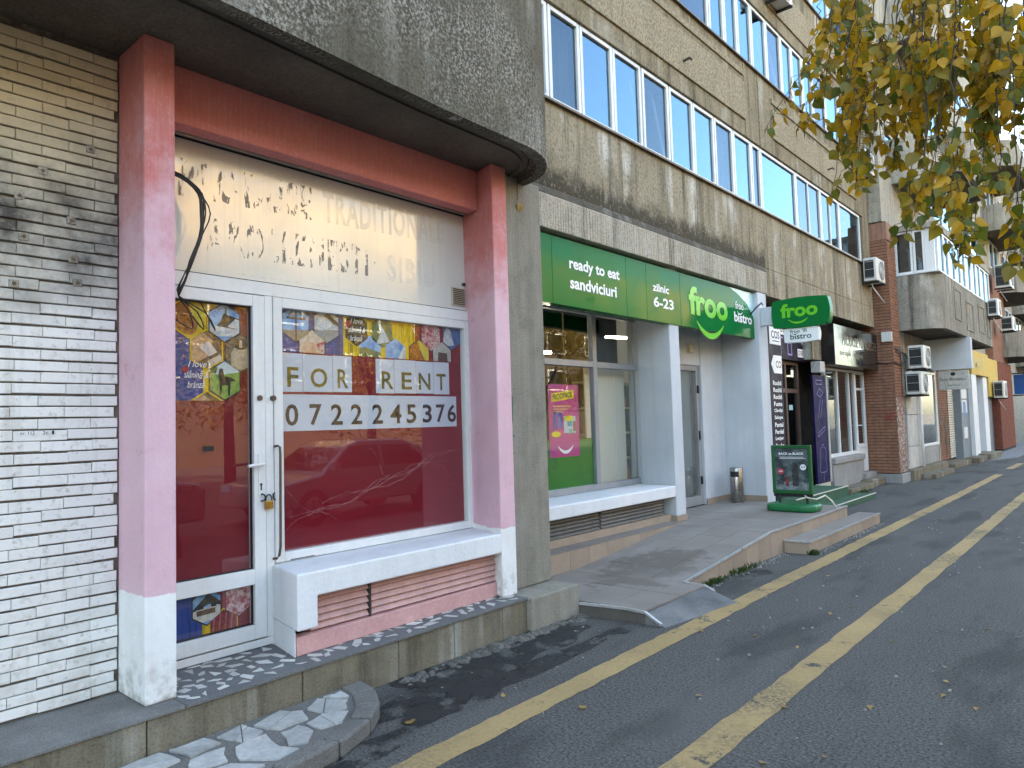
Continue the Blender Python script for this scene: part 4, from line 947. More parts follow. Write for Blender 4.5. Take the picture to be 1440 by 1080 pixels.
# products glimpsed on the shelves: single bottles and boxes
pr = random.Random(8)
for z in (.63, 1.03, 1.43, 1.83):
    for i in range(9):
        y = 9.06 + i * .14; h = pr.uniform(.16, .3); r = pr.uniform(.03, .045)
        o = MB().lathe([(r, 0), (r, h * .62), (r * .4, h * .8), (r * .4, h)], (-6.36, y, z), 8).build('bottle', flat(pr.choice([(.45, .22, .04), (.30, .10, .03), (.5, .35, .1), (.08, .16, .05), (.4, .3, .2)])), smooth=True)
        tag(o, 'small bottle on a shelf behind the glass shop door', 'bottle', 'bottles on the shelves inside the shop')
# ---- green fascia sign
gs = thing('shop_sign', 'long green shop sign with froo logo under the concrete beam', 'sign', (-4.55, 8, 2.86))
segs = [(5.0, 5.95), (5.95, 7.40), (7.40, 7.87), (7.87, 8.75), (8.75, 11.36)]
def sgn(a, b, m, z0, z1, nm='panel'): return MB().box(-4.66, -4.535, a + .002, b - .002, z0, z1).build(nm, m, gs, bevel=.003)
ztop = lambda y: 3.575; zb = 2.85
for a, b in segs[:-1]: sgn(a, b, 'froo_green', zb, 3.575)
MB().prism([(8.752, zb), (11.355, zb), (11.355, 3.575), (8.752, 3.575)], -4.66, -4.535, 'x').build('panel', 'froo_green', gs, bevel=.003)
mb = MB(); mb.poly([(-4.5325, y, z) for y, z in ((10.30, 3.573), (10.62, 3.50), (10.95, 3.38), (11.17, 3.20), (11.29, 3.0), (11.354, 2.853), (11.354, 3.573))]); mb.build('pale_corner', 'pale_blue', gs)
text(gs, 'ready to eat', (-4.531, 6.25, 3.225), 1.0, .165, 'letter_w', bold=.028)
text(gs, 'sandviciuri', (-4.531, 6.255, 3.045), .92, .135, 'letter_w', bold=.028)
text(gs, 'zilnic', (-4.531, 8.02, 3.235), .42, .105, 'letter_w', bold=.028)
text(gs, '6-23', (-4.531, 8.03, 3.035), .52, .135, 'letter_w', bold=.028)
mb = MB(); text(gs, 'froo', (-4.528, 8.98, 3.03), 1.23, .40, None, mb=mb, bold=.035)
for n_ in (1,): smile(mb, -4.528, 9.62, 2.965, .86, .15, .085)
mb.build('logo', 'froo_lime', gs)
mb = MB(); text(gs, 'froo', (-4.529, 10.50, 3.26), .30, .12, None, mb=mb, bold=.012); smile(mb, -4.529, 10.66, 3.235, .2, .035, .02); text(gs, 'bistro', (-4.529, 10.44, 3.06), .66, .155, None, mb=mb, bold=.028); mb.build('lettering', 'letter_w', gs)
# FROOPACK poster behind the glass
fp_ = thing('poster', 'magenta promotion poster with yellow FROOPACK banner in the green shop window', 'poster', (-5.165, 6.9, 1.2))
PXF = -5.1655
MB().box(PXF - .004, PXF, 6.62, 7.215, 1.20, 2.06).build('sheet', 'magenta', fp_)
MB().hexa([(PXF, 6.68, 1.85), (PXF, 7.12, 1.90), (PXF, 7.12, 2.0), (PXF, 6.68, 1.95)], [(PXF + .002, 6.68, 1.85), (PXF + .002, 7.12, 1.90), (PXF + .002, 7.12, 2.0), (PXF + .002, 6.68, 1.95)]).build('banner', 'yellow_p', fp_)
text(fp_, 'FROOPACK', (PXF + .004, 6.70, 1.868), .39, .07, 'letter_k', bold=.02, tilt=.11)
mb = MB(); smile(mb, PXF + .004, 6.925, 1.335, .30, .06, .04); mb.build('smile_print', 'letter_w', fp_)
for i, (y, z, w, h, c) in enumerate([(6.70, 1.53, .07, .20, (.03, .05, .30)), (6.79, 1.54, .08, .19, (.05, .08, .38)), (6.90, 1.48, .24, .20, (.45, .55, .62)), (6.97, 1.56, .09, .09, (.02, .28, .30)), (7.08, 1.50, .07, .12, (.30, .10, .12)), (7.0, 1.47, .06, .06, (.10, .40, .30))]):
    MB().box(PXF + .001, PXF + .003 + .0006 * i, y, y + w, z, z + h).build('product_print', flat(c), fp_)
for y, z in ((6.74, 1.47), (7.0, 1.655)):
    MB().prism([(y + .09 * math.cos(t), z + .035 * math.sin(t)) for t in [i * .3927 for i in range(16)]], PXF + .004, PXF + .008, 'x').build('price_badge', 'yellow_p', fp_)
for z, w in ((1.79, .36), (1.755, .3), (1.72, .2)): MB().box(PXF + .001, PXF + .003, 6.70, 6.70 + w, z, z + .018).build('text_line', flat((.75, .45, .2)), fp_)

# ---- platform, ramp and steps
pf = thing('entrance_platform', 'brown tiled entrance platform with ramp, step and pale metal edge', 'platform', (-3.9, 8.5, 0))
ZP = .285
def zr(y): return .10 if y < 6.12 else (.10 + (ZP - .10) * (y - 6.12) / 2.1 if y < 8.22 else ZP)
MB().box(-5.14, -3.262, 8.22, 11.08, 0, ZP - .016).build('core', 'tile_bed', pf)
MB().hexa([(-4.452, 6.12, 0), (-3.262, 6.12, 0), (-3.262, 8.219, 0), (-4.452, 8.219, 0)], [(-4.452, 6.12, .084), (-3.262, 6.12, .084), (-3.262, 8.219, ZP - .016), (-4.452, 8.219, ZP - .016)]).build('ramp_core', 'tile_bed', pf)
MB().prism([(-4.452, 4.95), (-3.60, 4.95), (-3.2, 5.02), (-3.02, 5.02), (-3.05, 6.119), (-4.452, 6.119)], 0, .084).build('landing_core', 'tile_bed', pf)
MB().hexa([(-3.02, 5.02, -.01), (-2.80, 5.02, -.02), (-2.70, 6.04, -.02), (-3.05, 6.119, -.01)], [(-3.02, 5.02, .084), (-2.86, 5.02, .004), (-2.72, 6.05, .004), (-3.05, 6.119, .084)]).build('ramp_toe', surf('patched_cement', (.24, .24, .235), (.11, .11, .11), 2.5, .85, .2, .3, 70, .4), pf)
# single floor tiles
tr_ = random.Random(17)
def tile(P, th=.014, m='floor_tile'):
    mb = MB(); cx = sum(p[0] for p in P) / len(P); cy = sum(p[1] for p in P) / len(P); s = .986
    Q = [(cx + (p[0] - cx) * s, cy + (p[1] - cy) * s, p[2]) for p in P]
    e = tr_.uniform(-.0012, .0012)
    mb.hexa([(a, b, c - th) for a, b, c in Q], [(a, b, c + e) for a, b, c in Q]); return mb.build('tile', m, pf)
TS = .345
y = 8.22
while y < 11.07:
    y2 = min(y + TS, 11.08); x = -3.262
    while x > -5.1:
        x2 = max(x - TS, -5.10)
        tile([(x2, y, ZP), (x, y, ZP), (x, y2, ZP), (x2, y2, ZP)]); x = x2
    y = y2
y = 6.12
while y < 8.21:
    y2 = min(y + TS, 8.22); x = -3.262
    while x > -4.44:
        x2 = max(x - TS, -4.45); tile([(x2, y, zr(y)), (x, y, zr(y)), (x, y2, zr(y2)), (x2, y2, zr(y2))]); x = x2
    y = y2
y = 4.96
while y < 6.1:
    y2 = min(y + TS, 6.12); x = -3.04
    while x > -4.44:
        x2 = max(x - TS, -4.45)
        ya = max(y, 5.025) if x > -3.6 else y
        tile([(x2, ya, .10), (x, ya, .10), (x, y2, .10), (x2, y2, .10)]); x = x2
    y = y2
# facing tiles on the kerb wall of ramp and platform
y = 6.14
while y < 11.05:
    y2 = min(y + TS, 11.08)
    MB().hexa([(-3.262, y + .002, 0), (-3.25, y + .002, 0), (-3.25, y2 - .002, 0), (-3.262, y2 - .002, 0)], [(-3.262, y + .002, zr(y) - .02), (-3.25, y + .002, zr(y) - .02), (-3.25, y2 - .002, zr(y2) - .02), (-3.262, y2 - .002, zr(y2) - .02)]).build('tile', 'tan_tile', pf); y = y2
MB().box(-5.1, -3.262, 11.081, 11.093, 0, ZP - .018).build('tile', 'tan_tile', pf)
def trim(pts, r=.011):
    mb = MB()
    for a, b in zip(pts, pts[1:]):
        a, b = Vector(a), Vector(b); d = (b - a).normalized(); s = Vector((d.y, -d.x, 0)).normalized() * .014; u = Vector((0, 0, .018))
        mb.hexa([a - s, a + s, b + s, b - s], [a - s + u, a + s + u, b + s + u, b - s + u])
    return mb.build('edge_trim', 'trim', pf)
trim([(-3.252, 6.12, .090), (-3.252, 8.22, ZP - .010), (-3.252, 11.085, ZP - .010)])
trim([(-3.6, 4.952, .09), (-3.2, 5.02, .09), (-3.02, 5.02, .085), (-2.88, 5.02, .01)])
trim([(-3.25, 6.12, .088), (-3.05, 6.115, .086), (-2.95, 6.10, .05)])
MB().box(-3.248, -2.965, 8.60, 11.60, 0, .128).build('step_core', 'tile_bed', pf)
y = 8.60
while y < 11.58:
    y2 = min(y + TS, 11.60); tile([(-3.246, y, .142), (-2.96, y, .142), (-2.96, y2, .142), (-3.246, y2, .142)])
    MB().box(-2.965, -2.953, y + .002, y2 - .002, 0, .124).build('tile', 'tan_tile', pf); y = y2
MB().box(-3.246, -2.953, 8.587, 8.598, 0, .124).build('tile', 'tan_tile', pf)
trim([(-3.246, 8.592, .130), (-2.955, 8.592, .130), (-2.955, 11.60, .130)])
# green carpet steps of the next shop
gc = thing('carpet_steps', 'two low steps covered in green carpet before the tailor shop', 'steps', (-4.4, 13.5, 0))
MB().box(-5.2, -4.20, 11.72, 14.45, 0, .255).build('upper_step', 'green_carpet', gc, bevel=.01)
MB().box(-4.199, -3.86, 12.0, 15.0, 0, .09).build('lower_step', 'green_carpet', gc, bevel=.01)
MB().box(-4.215, -4.185, 11.73, 14.44, .2565, .268).build('edge_strip', 'cream', gc); MB().box(-3.88, -3.852, 12.01, 14.99, .0915, .102).build('edge_strip', 'cream', gc)

# ---- advertising stand
sd = thing('advertising_stand', 'green framed pavement sign with BACK to BLACK drinks poster on the platform', 'sign stand', (-3.7, 10.25, ZP))
bs = []
for i in range(24):
    t = 2 * math.pi * i / 24; c, s = math.cos(t), math.sin(t)
    bs.append((-3.705 + .345 * math.copysign(abs(c) ** .5, c), 10.25 + .24 * math.copysign(abs(s) ** .5, s)))
mb = MB(); mb.prism(bs, ZP, ZP + .105); mb.build('water_base', surf('green_plastic', (.012, .16, .055), (.010, .13, .045), 2, .4, .4, .03, 30, .1), sd, bevel=.04, seg=4, smooth=False)
for x in (-3.90, -3.52): MB().tube([(x, 10.25, ZP + .10), (x, 10.25, ZP + .26)], .018, 8).build('spring_post', 'black', sd)
MB().box(-3.98, -3.44, 10.243, 10.257, ZP + .19, ZP + .235).build('foot_bar', 'black', sd)
MB().box(-3.945, -3.475, 10.236, 10.264, ZP + .28, ZP + .87).build('poster_board', pic((.10, .14, .145), (.025, .03, .035), 7), sd)
mb = MB(); f = lambda a, b, c, d: mb.box(a, b, 10.222, 10.278, c, d)
f(-3.985, -3.94, ZP + .235, ZP + .91); f(-3.48, -3.435, ZP + .235, ZP + .91); f(-3.94, -3.48, ZP + .235, ZP + .285); f(-3.94, -3.48, ZP + .865, ZP + .91)
mb.build('frame', surf('green_frame', (.010, .11, .03), (.008, .09, .026), 2, .35, .4, .02, 30, .1), sd, bevel=.006)
YS = 10.2345
text(sd, 'BACK to BLACK', (-3.88, YS, ZP + .775), .345, .034, 'letter_w', 'y', bold=.03)
for z, w in ((.74, .33), (.722, .36)): MB().box(-3.87, -3.87 + w, YS, YS + .001, ZP + z, ZP + z + .006).build('text_line', 'letter_w', sd)
MB().box(-3.94, -3.48, YS - .0003, YS + .0012, ZP + .286, ZP + .40).build('poster_ground', pic((.20, .24, .25), (.06, .08, .08), 16), sd)
MB().prism([(-3.70, ZP + .34), (-3.62, ZP + .34), (-3.615, ZP + .62), (-3.635, ZP + .67), (-3.69, ZP + .67), (-3.71, ZP + .62)], YS - .002, YS, 'y').build('can_print', pic((.012, .013, .014), (.05, .055, .06), 20), sd)
MB().prism([(-3.80, ZP + .34), (-3.755, ZP + .34), (-3.755, ZP + .43), (-3.768, ZP + .48), (-3.79, ZP + .48), (-3.80, ZP + .43)], YS - .002, YS, 'y').build('bottle_print', pic((.03, .015, .012), (.30, .05, .05), 30), sd)
MB().prism([(-3.93, ZP + .37), (-3.83, ZP + .36), (-3.82, ZP + .41), (-3.91, ZP + .42)], YS - .002, YS, 'y').build('glass_print', pic((.02, .03, .03), (.08, .1, .1), 30), sd)
for cx, cz, r, c in ((-3.865, .545, .045, (.45, .06, .08)), (-3.55, .605, .042, (.75, .78, .80))):
    MB().prism([(cx + r * math.cos(t), ZP + cz + r * math.sin(t)) for t in [i * .3142 for i in range(20)]], YS - .004, YS - .002, 'y').build('badge', flat(c), sd)
text(sd, '5,4', (-3.575, YS - .006, ZP + .595), .05, .024, 'letter_k', 'y', bold=.02)
text(sd, '-30%', (-3.895, YS - .006, ZP + .535), .06, .022, 'letter_w', 'y', bold=.02)
mb = MB(); mb.tube([(-3.60, 10.3, ZP + .23), (-3.5, 10.2, ZP + .19), (-3.42, 10.32, ZP + .16), (-3.36, 10.5, ZP + .20), (-3.3, 10.58, ZP + .12), (-3.25, 10.62, ZP + .012)], .012, 6)
rp = mb.build('rope', 'cream', smooth=True); tag(rp, 'pale rope tied round the foot of the green pavement sign', 'rope')
# ---- ash bin
ab = thing('litter_bin', 'slim brushed steel ash bin in the corner by the shop door', 'bin', (-4.80, 10.86, ZP))
mb = MB(); mb.lathe([(.095, 0), (.1, .01), (.1, .53), (.092, .545)], (-4.80, 10.86, ZP), 26); o = mb.build('bin_body', 'steel', ab)
for p in o.data.polygons: p.use_smooth = abs(p.normal.z) < .5
mb = MB()
for i in range(8):
    t0, t1 = [math.radians(-125 + 80 * (i + k) / 8) for k in (0, 1)]
    P = [(-4.80 + .1015 * math.cos(t), 10.86 + .1015 * math.sin(t), ZP + z) for t, z in ((t0, .40), (t1, .40), (t1, .485), (t0, .485))]; mb.poly(P)
mb.build('bin_opening', 'black', ab)

# ---- projecting sign
hs = thing('projecting_sign', 'green projecting froo sign with white bistro plate beneath it', 'sign', (-4.45, 11.3, 3.2))
def pillow(x0, x1, z0, z1, b=.03, n=8):
    P = []
    for i in range(n + 1): t = i / n; P.append((x0 + (x1 - x0) * t, z0 - b * 4 * t * (1 - t)))
    for i in range(n + 1): t = i / n; P.append((x1 + b * 1.2 * 4 * t * (1 - t), z0 + (z1 - z0) * t))
    for i in range(n + 1): t = i / n; P.append((x1 - (x1 - x0) * t, z1 + b * 4 * t * (1 - t)))
    for i in range(n + 1): t = i / n; P.append((x0 - b * .8 * 4 * t * (1 - t), z1 - (z1 - z0) * t))
    out = []
    for p in P:
        if not out or (abs(p[0] - out[-1][0]) + abs(p[1] - out[-1][1])) > .004: out.append(p)
    return out
MB().prism(pillow(-4.245, -3.42, 2.985, 3.40), 11.24, 11.40, 'y').build('light_box', 'froo_green', hs, bevel=.008)
MB().box(-4.455, -4.25, 11.27, 11.37, 3.05, 3.34).build('bracket_plate', 'froo_wall', hs, bevel=.004)
mb = MB(); text(hs, 'froo', (-4.12, 11.236, 3.125), .56, .22, None, 'y', mb=mb, bold=.035); smile(mb, 11.236, -3.86, 3.10, .30, .05, .03, axis='y'); mb.build('logo', 'froo_lime', hs)
MB().prism(pillow(-4.09, -3.58, 2.745, 2.955, .012), 11.27, 11.37, 'y').build('lower_plate', 'letter_w', hs, bevel=.005)
mb = MB(); text(hs, 'bistro', (-4.0, 11.266, 2.785), .32, .085, None, 'y', mb=mb, bold=.015); text(hs, 'froo', (-4.0, 11.266, 2.885), .15, .05, None, 'y', mb=mb, bold=.01); smile(mb, 11.266, -3.925, 2.882, .1, .014, .01, axis='y')
for i in range(3): mb.poly([(-3.80 + .022 * i, 11.266, 2.885), (-3.79 + .022 * i, 11.266, 2.885), (-3.80 + .022 * i, 11.266, 2.94), (-3.81 + .022 * i, 11.266, 2.94)])
mb.build('lettering', surf('teal_letters', (.01, .07, .075), (.01, .07, .075), 2, .5, .3, 0, 5, 0), hs)
MB().tube([(-4.47, 10.9, 3.2), (-4.40, 11.0, 3.32), (-4.38, 11.15, 3.40), (-4.40, 11.24, 3.38)], .012, 6).build('power_cable', 'black', hs, smooth=True)

# ================================================================== TAILOR SHOP AND BLACK-SIGN SHOP (same block)
ts = thing('shopfront', 'tailor shopfront with brown framed door and purple signs', 'shopfront', (-5.0, 13.8, .25))
MB().box(-6.6, -5.25, 11.72, 15.3, 0, 3.598).build('back_wall', 'dark_room', ts)
MB().box(-5.25, -4.62, 11.72, 11.80, 0, 3.597).build('side_wall', 'wood_door', ts)
mb = MB(); ring(mb, -5.09, -5.01, 12.2, 14.45, .28, 2.66, .07, .10); mb.box(-5.09, -5.01, 13.72, 13.80, .38, 2.59); mb.box(-5.088, -5.012, 12.27, 13.72, 2.05, 2.13); mb.box(-5.088, -5.012, 13.80, 14.38, 2.05, 2.13); mb.box(-5.088, -5.012, 12.27, 13.72, .72, .80); mb.box(-5.085, -5.015, 13.80, 14.38, .38, .78)
tw = mb.build('shop_window', 'wood_door', ts, bevel=.004)
for a, b, z0, z1 in ((12.27, 13.72, .80, 2.05), (12.27, 13.72, 2.13, 2.59), (13.80, 14.38, 2.13, 2.59), (13.80, 14.38, .78, 2.05)): MB().box(-5.05, -5.046, a, b, z0, z1).build('pane', 'glass_shop2', tw)
MB().box(-5.046, -5.043, 13.95, 14.15, 1.72, 1.82).build('notice', 'pale_blue', tw)
MB().tube([(-5.01, 13.85, 1.02), (-4.96, 13.85, 1.03), (-4.955, 13.98, 1.03)], .013, 6).build('handle', 'pvc', tw)
MB().box(-5.085, -5.06, 12.27, 13.72, .38, .72).build('lower_panel', 'wood_door', tw)
cr4 = random.Random(2)
for i in range(6):          # garments on a rail inside
    y = 12.6 + i * .16; c = cr4.choice([(.35, .05, .03), (.03, .05, .12), (.4, .38, .34), (.10, .10, .11), (.3, .12, .05)])
    o = MB().prism([(y - .02, 1.95), (y - .07, 1.85), (y - .06, 1.25 + .1 * cr4.random()), (y + .06, 1.25), (y + .07, 1.85), (y + .02, 1.95)], -5.20, -5.12, 'x').build('garment', flat(c))
    tag(o, 'garment hanging behind the tailor shop window', 'garment', 'clothes hanging in the tailor shop')
tf = thing('shop_sign', 'dark purple fascia sign with phone number over the tailor shop', 'sign', (-4.9, 13.5, 2.67))
MB().box(-5.0, -4.90, 11.81, 14.9, 2.665, 3.36).build('panel', 'purple', tf)
MB().box(-4.8985, -4.897, 12.5, 13.85, 3.12, 3.34).build('white_plate', 'letter_w', tf); text(tf, 'COSETO', (-4.896, 13.15, 3.16), .66, .14, 'letter_k', bold=.02)
text(tf, 'retușări', (-4.897, 13.95, 2.98), .8, .17, 'letter_w', bold=.01)
MB().box(-4.8985, -4.897, 14.15, 14.85, 2.74, 2.90).build('white_plate', 'letter_w', tf); text(tf, '0769757574', (-4.896, 14.18, 2.765), .64, .11, 'letter_k', bold=.01)
mb = MB(); ring(mb, -4.8985, -4.897, 13.62, 13.85, 2.75, 3.0, .03); mb.box(-4.8985, -4.897, 13.25, 13.30, 2.74, 3.04); mb.box(-4.8985, -4.897, 13.15, 13.40, 3.045, 3.08); mb.build('line_drawing', 'lilac', tf)
cp = thing('list_sign', 'tall dark purple price list sign of garments at the white wall end', 'sign', (-4.49, 11.865, .3))
MB().box(-4.5300, -4.4900, 11.565, 12.185, .30, 3.12).build('panel', 'purple', cp)
MB().box(-4.4885, -4.4870, 11.685, 12.175, 2.80, 3.09).build('white_plate', 'letter_w', cp); text(cp, 'COS', (-4.4860, 11.765, 2.90), .36, .13, 'letter_k', bold=.02); MB().box(-4.4860, -4.4855, 11.805, 12.105, 2.85, 2.865).build('text_line', 'letter_k', cp)
MB().prism([(11.705, 2.47), (11.825, 2.32), (12.175, 2.32), (12.175, 2.62), (11.825, 2.62)], -4.4885, -4.4870, 'x').build('arrow_plate', 'letter_w', cp); text(cp, 'CO', (-4.4860, 11.905, 2.41), .24, .12, flat((.20, .10, .06)), bold=.02)
for i, s in enumerate(('Rochii', 'Rochii', 'Rochii', 'Fuste', 'Cămăși', 'Salope', 'Pantal', 'Perdel', 'Lenjer', 'Produs')):
    text(cp, s, (-4.4870, 11.745, 2.12 - i * .115), .36, .075, 'letter_w', bold=.025)
mp = thing('list_sign', 'violet panel with white line drawings of sewing tools and a dress form', 'sign', (-4.75, 14.9, .27))
MB().box(-4.79, -4.75, 14.48, 15.22, .27, 2.40).build('panel', 'violet', mp)
MB().box(-4.80, -4.735, 15.225, 15.30, .27, 2.42).build('edge_post', 'marble_pale', mp); MB().box(-4.80, -4.745, 14.48, 15.22, .18, .268).build('base', 'beige', mp)
mb = MB(); XL = -4.7475
def stroke(P, w=.012):
    for a, b in zip(P, P[1:]):
        a, b = Vector((a[0], a[1])), Vector((b[0], b[1])); d = (b - a).normalized() * .5 * w; nn = Vector((-d.y, d.x))
        mb.poly([(XL, *(a - nn)), (XL, *(b - nn)), (XL, *(b + nn)), (XL, *(a + nn))])
stroke([(14.72, .95), (14.66, .85), (14.70, .72), (14.64, .52), (14.70, .48), (15.0, .48), (15.06, .52), (15.0, .72), (15.04, .85), (14.98, .95), (14.9, .97), (14.9, 1.02), (14.8, 1.02), (14.8, .97), (14.72, .95)]); stroke([(14.85, .48), (14.85, .30)])
stroke([(14.62, 1.18), (15.02, 1.30), (15.06, 1.38), (14.66, 1.26), (14.62, 1.18)]); stroke([(14.68, 1.55), (14.86, 1.92)]); stroke([(14.82, 1.55), (15.0, 1.92)]); stroke([(14.66, 2.02), (14.86, 1.96), (15.04, 2.06), (14.82, 2.14), (14.66, 2.02)]); stroke([(14.64, 2.22), (15.0, 2.22), (15.0, 2.30), (14.64, 2.30), (14.64, 2.22)])
mb.build('line_drawing', 'lilac', mp)
o = MB().box(-4.80, -4.62, 14.55, 14.85, 2.44, 2.66).build('awning_box', 'marble_pale', bevel=.01); tag(o, 'cream box lamp above the violet sewing panel', 'lamp')
MB().box(-5.25, -4.72, 14.45, 15.30, 2.70, 3.598).build('pier', 'conc_b', ts)
MB().box(-5.25, -4.80, 14.455, 15.225, 0, .178).build('plinth', 'grey_stone', ts)
# black sign shop
ws = thing('shopfront', 'white framed shop window above a low grey stone wall', 'shopfront', (-4.8, 16.9, 0))
MB().box(-6.6, -5.6, 15.3, 18.15, 0, 3.598).build('back_wall', 'dark_room', ws)
MB().box(-5.0, -4.70, 15.31, 17.45, 0, .60).build('low_wall', 'grey_stone', ws, bevel=.01)
MB().box(-5.0, -4.66, 15.31, 17.45, .605, .72).build('wall_cap', 'grey_stone', ws, bevel=.01)
mb = MB(); ring(mb, -4.86, -4.79, 15.31, 17.40, .725, 2.585, .05, .07)
for y in (16.12, 16.93): mb.box(-4.86, -4.79, y, y + .05, .795, 2.535)
wm = mb.build('window', 'pvc', ws, bevel=.004)
MB().box(-4.83, -4.826, 15.36, 17.35, .79, 2.54).build('pane', 'glass_shop2', wm)
MB().box(-4.85, -4.845, 15.36, 16.9, .79, 1.1).build('frosted_wave', 'curtain', wm)
mb = MB(); ring(mb, -4.86, -4.79, 17.402, 18.14, .30, 2.585, .07, .10); mb.box(-4.86, -4.79, 17.472, 18.07, .85, .93); mb.box(-4.86, -4.79, 17.472, 18.07, 2.15, 2.20)
wd = mb.build('door', 'pvc', ws, bevel=.004); MB().box(-4.83, -4.826, 17.47, 18.07, .93, 2.52).build('pane', 'glass_shop2', wd); MB().box(-4.845, -4.81, 17.47, 18.07, .40, .85).build('door_panel', 'pvc', wd)
MB().tube([(-4.79, 17.44, 1.35), (-4.74, 17.44, 1.35), (-4.735, 17.56, 1.35)], .013, 6).build('handle', 'pvc', wd)
MB().box(-5.6, -4.45, 17.1, 18.14, 0, .15).build('door_step', 'ledge', ws, bevel=.012); MB().box(-5.6, -4.62, 17.3, 18.14, .152, .29).build('door_step', 'grey_stone', ws, bevel=.012)
MB().box(-4.70, -4.38, 15.31, 17.095, 0, .12).build('kerb', 'ledge', ws, bevel=.012)
bsn = thing('shop_sign', 'glossy black fascia sign with worn lettering over the white shop window', 'sign', (-4.5, 16.6, 2.6))
MB().box(-4.80, -4.46, 14.98, 18.12, 2.60, 3.42).build('panel', 'black_sign', bsn, bevel=.008)
kk = surf('dull_bronze_letters', (.10, .085, .06), (.05, .045, .035), 6, .4, .5, 0, 5, 0)
text(bsn, 'PRODUSE NATURISTE', (-4.457, 15.5, 3.02), 2.5, .20, kk, bold=.01); text(bsn, 'terapii - masaj', (-4.457, 15.3, 2.78), 1.6, .13, kk, bold=.005)

# ================================================================== THIRD BUILDING (brick pier, enclosed balcony)
bc = thing('apartment_building', 'pale apartment block with brown brick pier and glazed rounded balcony', 'building', (-4.2, 23, 0))
MB().box(-14, -5.6, 18.16, 33.4, 0, 16.5).build('wall', 'conc_c', bc)
pc = MB().box(-5.0, -4.16, 18.20, 18.92, .22, 6.05).build('brick_pier', 'mortar', bc)
MB().box(-5.0, -4.10, 18.18, 18.95, 0, .215).build('pier_base', 'grey_stone', bc, bevel=.01)
pr2 = random.Random(6)
def brick_skin(par, x0, x1, y, z0, z1, side, m='brown_brick', rowh=.072, L=.24):
    """thin brick slips standing proud of their bed, joined because each is only a few pixels in the photograph"""
    mb = MB(); z = z0; r = 0
    while z < z1 - .02:
        u = x0 - (L / 2 if r % 2 else 0)
        while u < x1:
            a, b = max(u, x0) + .004, min(u + L, x1) - .004
            if b - a > .02:
                d = pr2.uniform(.010, .020)
                if side == 'y': mb.box(a, b, y - d, y, z, min(z + rowh - .014, z1))
                else: mb.box(y, y + d, a, b, z, min(z + rowh - .014, z1))
            u += L
        z += rowh; r += 1
    return stuff(mb.build('brick_slip', m, par))
brick_skin(pc, -5.0, -4.14, 18.20, .24, 5.62, 'y'); brick_skin(pc, 18.185, 18.92, -4.16, 2.0, 5.62, 'x')
mb = MB()
for i in range(8): mb.box(-5.0 + i * .108, -4.9 + i * .108, 18.185, 18.20, 5.63, 6.03)
for i in range(7): mb.box(-4.16, -4.145, 18.21 + i * .1, 18.30 + i * .1, 5.63, 6.03)
stuff(mb.build('soldier_course', surf('soldier_brick', (.36, .20, .14), (.28, .15, .11), 7, .85, .2, .3, 60, .3), pc))
k = NB('pebble_mosaic'); vo = k.n('TexVoronoi'); vo.inputs['Scale'].default_value = 28; k.l(k.pos(), vo.inputs['Vector'])
cl = k.n('SeparateColor'); k.l(vo.outputs['Color'], cl.inputs[0])
mcol = k.mix(k.mr(cl.outputs[0], .3, .5), (.22, .09, .06), k.mix(k.mr(cl.outputs[1], .5, .6), (.38, .32, .26), (.09, .06, .05)))
MB().box(-4.16, -4.145, 18.21, 18.91, .24, 1.98).build('mosaic_strip', k.out(mcol, .7, .3), pc)
text(pc, 'ARS', (-4.42, 18.17, 1.42), .24, .2, 'graf', 'y', name='graffiti', shear=.3, tilt=.05)
# wall above the pier and between
MB().box(-5.6, -4.22, 18.16, 33.4, 6.06, 6.30).build('string_course', 'conc_c', bc)
MB().box(-5.6, -4.35, 18.95, 33.4, 3.60, 4.85).build('floor_band', 'conc_c', bc)
for (z0, z1) in ((6.302, 7.35), (8.55, 9.8), (11.0, 12.3), (13.5, 16.5)): MB().box(-5.6, -4.22, 18.16, 33.4, z0, z1).build('spandrel', 'conc_c', bc)
for (z0, z1) in ((7.352, 8.548), (9.802, 10.998), (12.302, 13.498)):
    for y0, y1 in ((18.16, 18.9), (20.6, 21.4), (28.6, 29.2), (32.8, 33.4)): MB().box(-5.6, -4.225, y0, y1, z0, z1).build('wall_pier', 'conc_c', bc)
    for y0, y1, kd in ((18.9, 20.6, 'sky'), (21.4, 22.9, 'curtain'), (22.9, 24.3, 'sky'), (24.3, 25.8, 'sky'), (25.8, 27.2, 'dark'), (27.2, 28.6, 'sky'), (29.2, 31, 'sky'), (31, 32.8, 'sky')): window(bc, y0 + .01, y1 - .01, z0, z1, -4.27, kd)
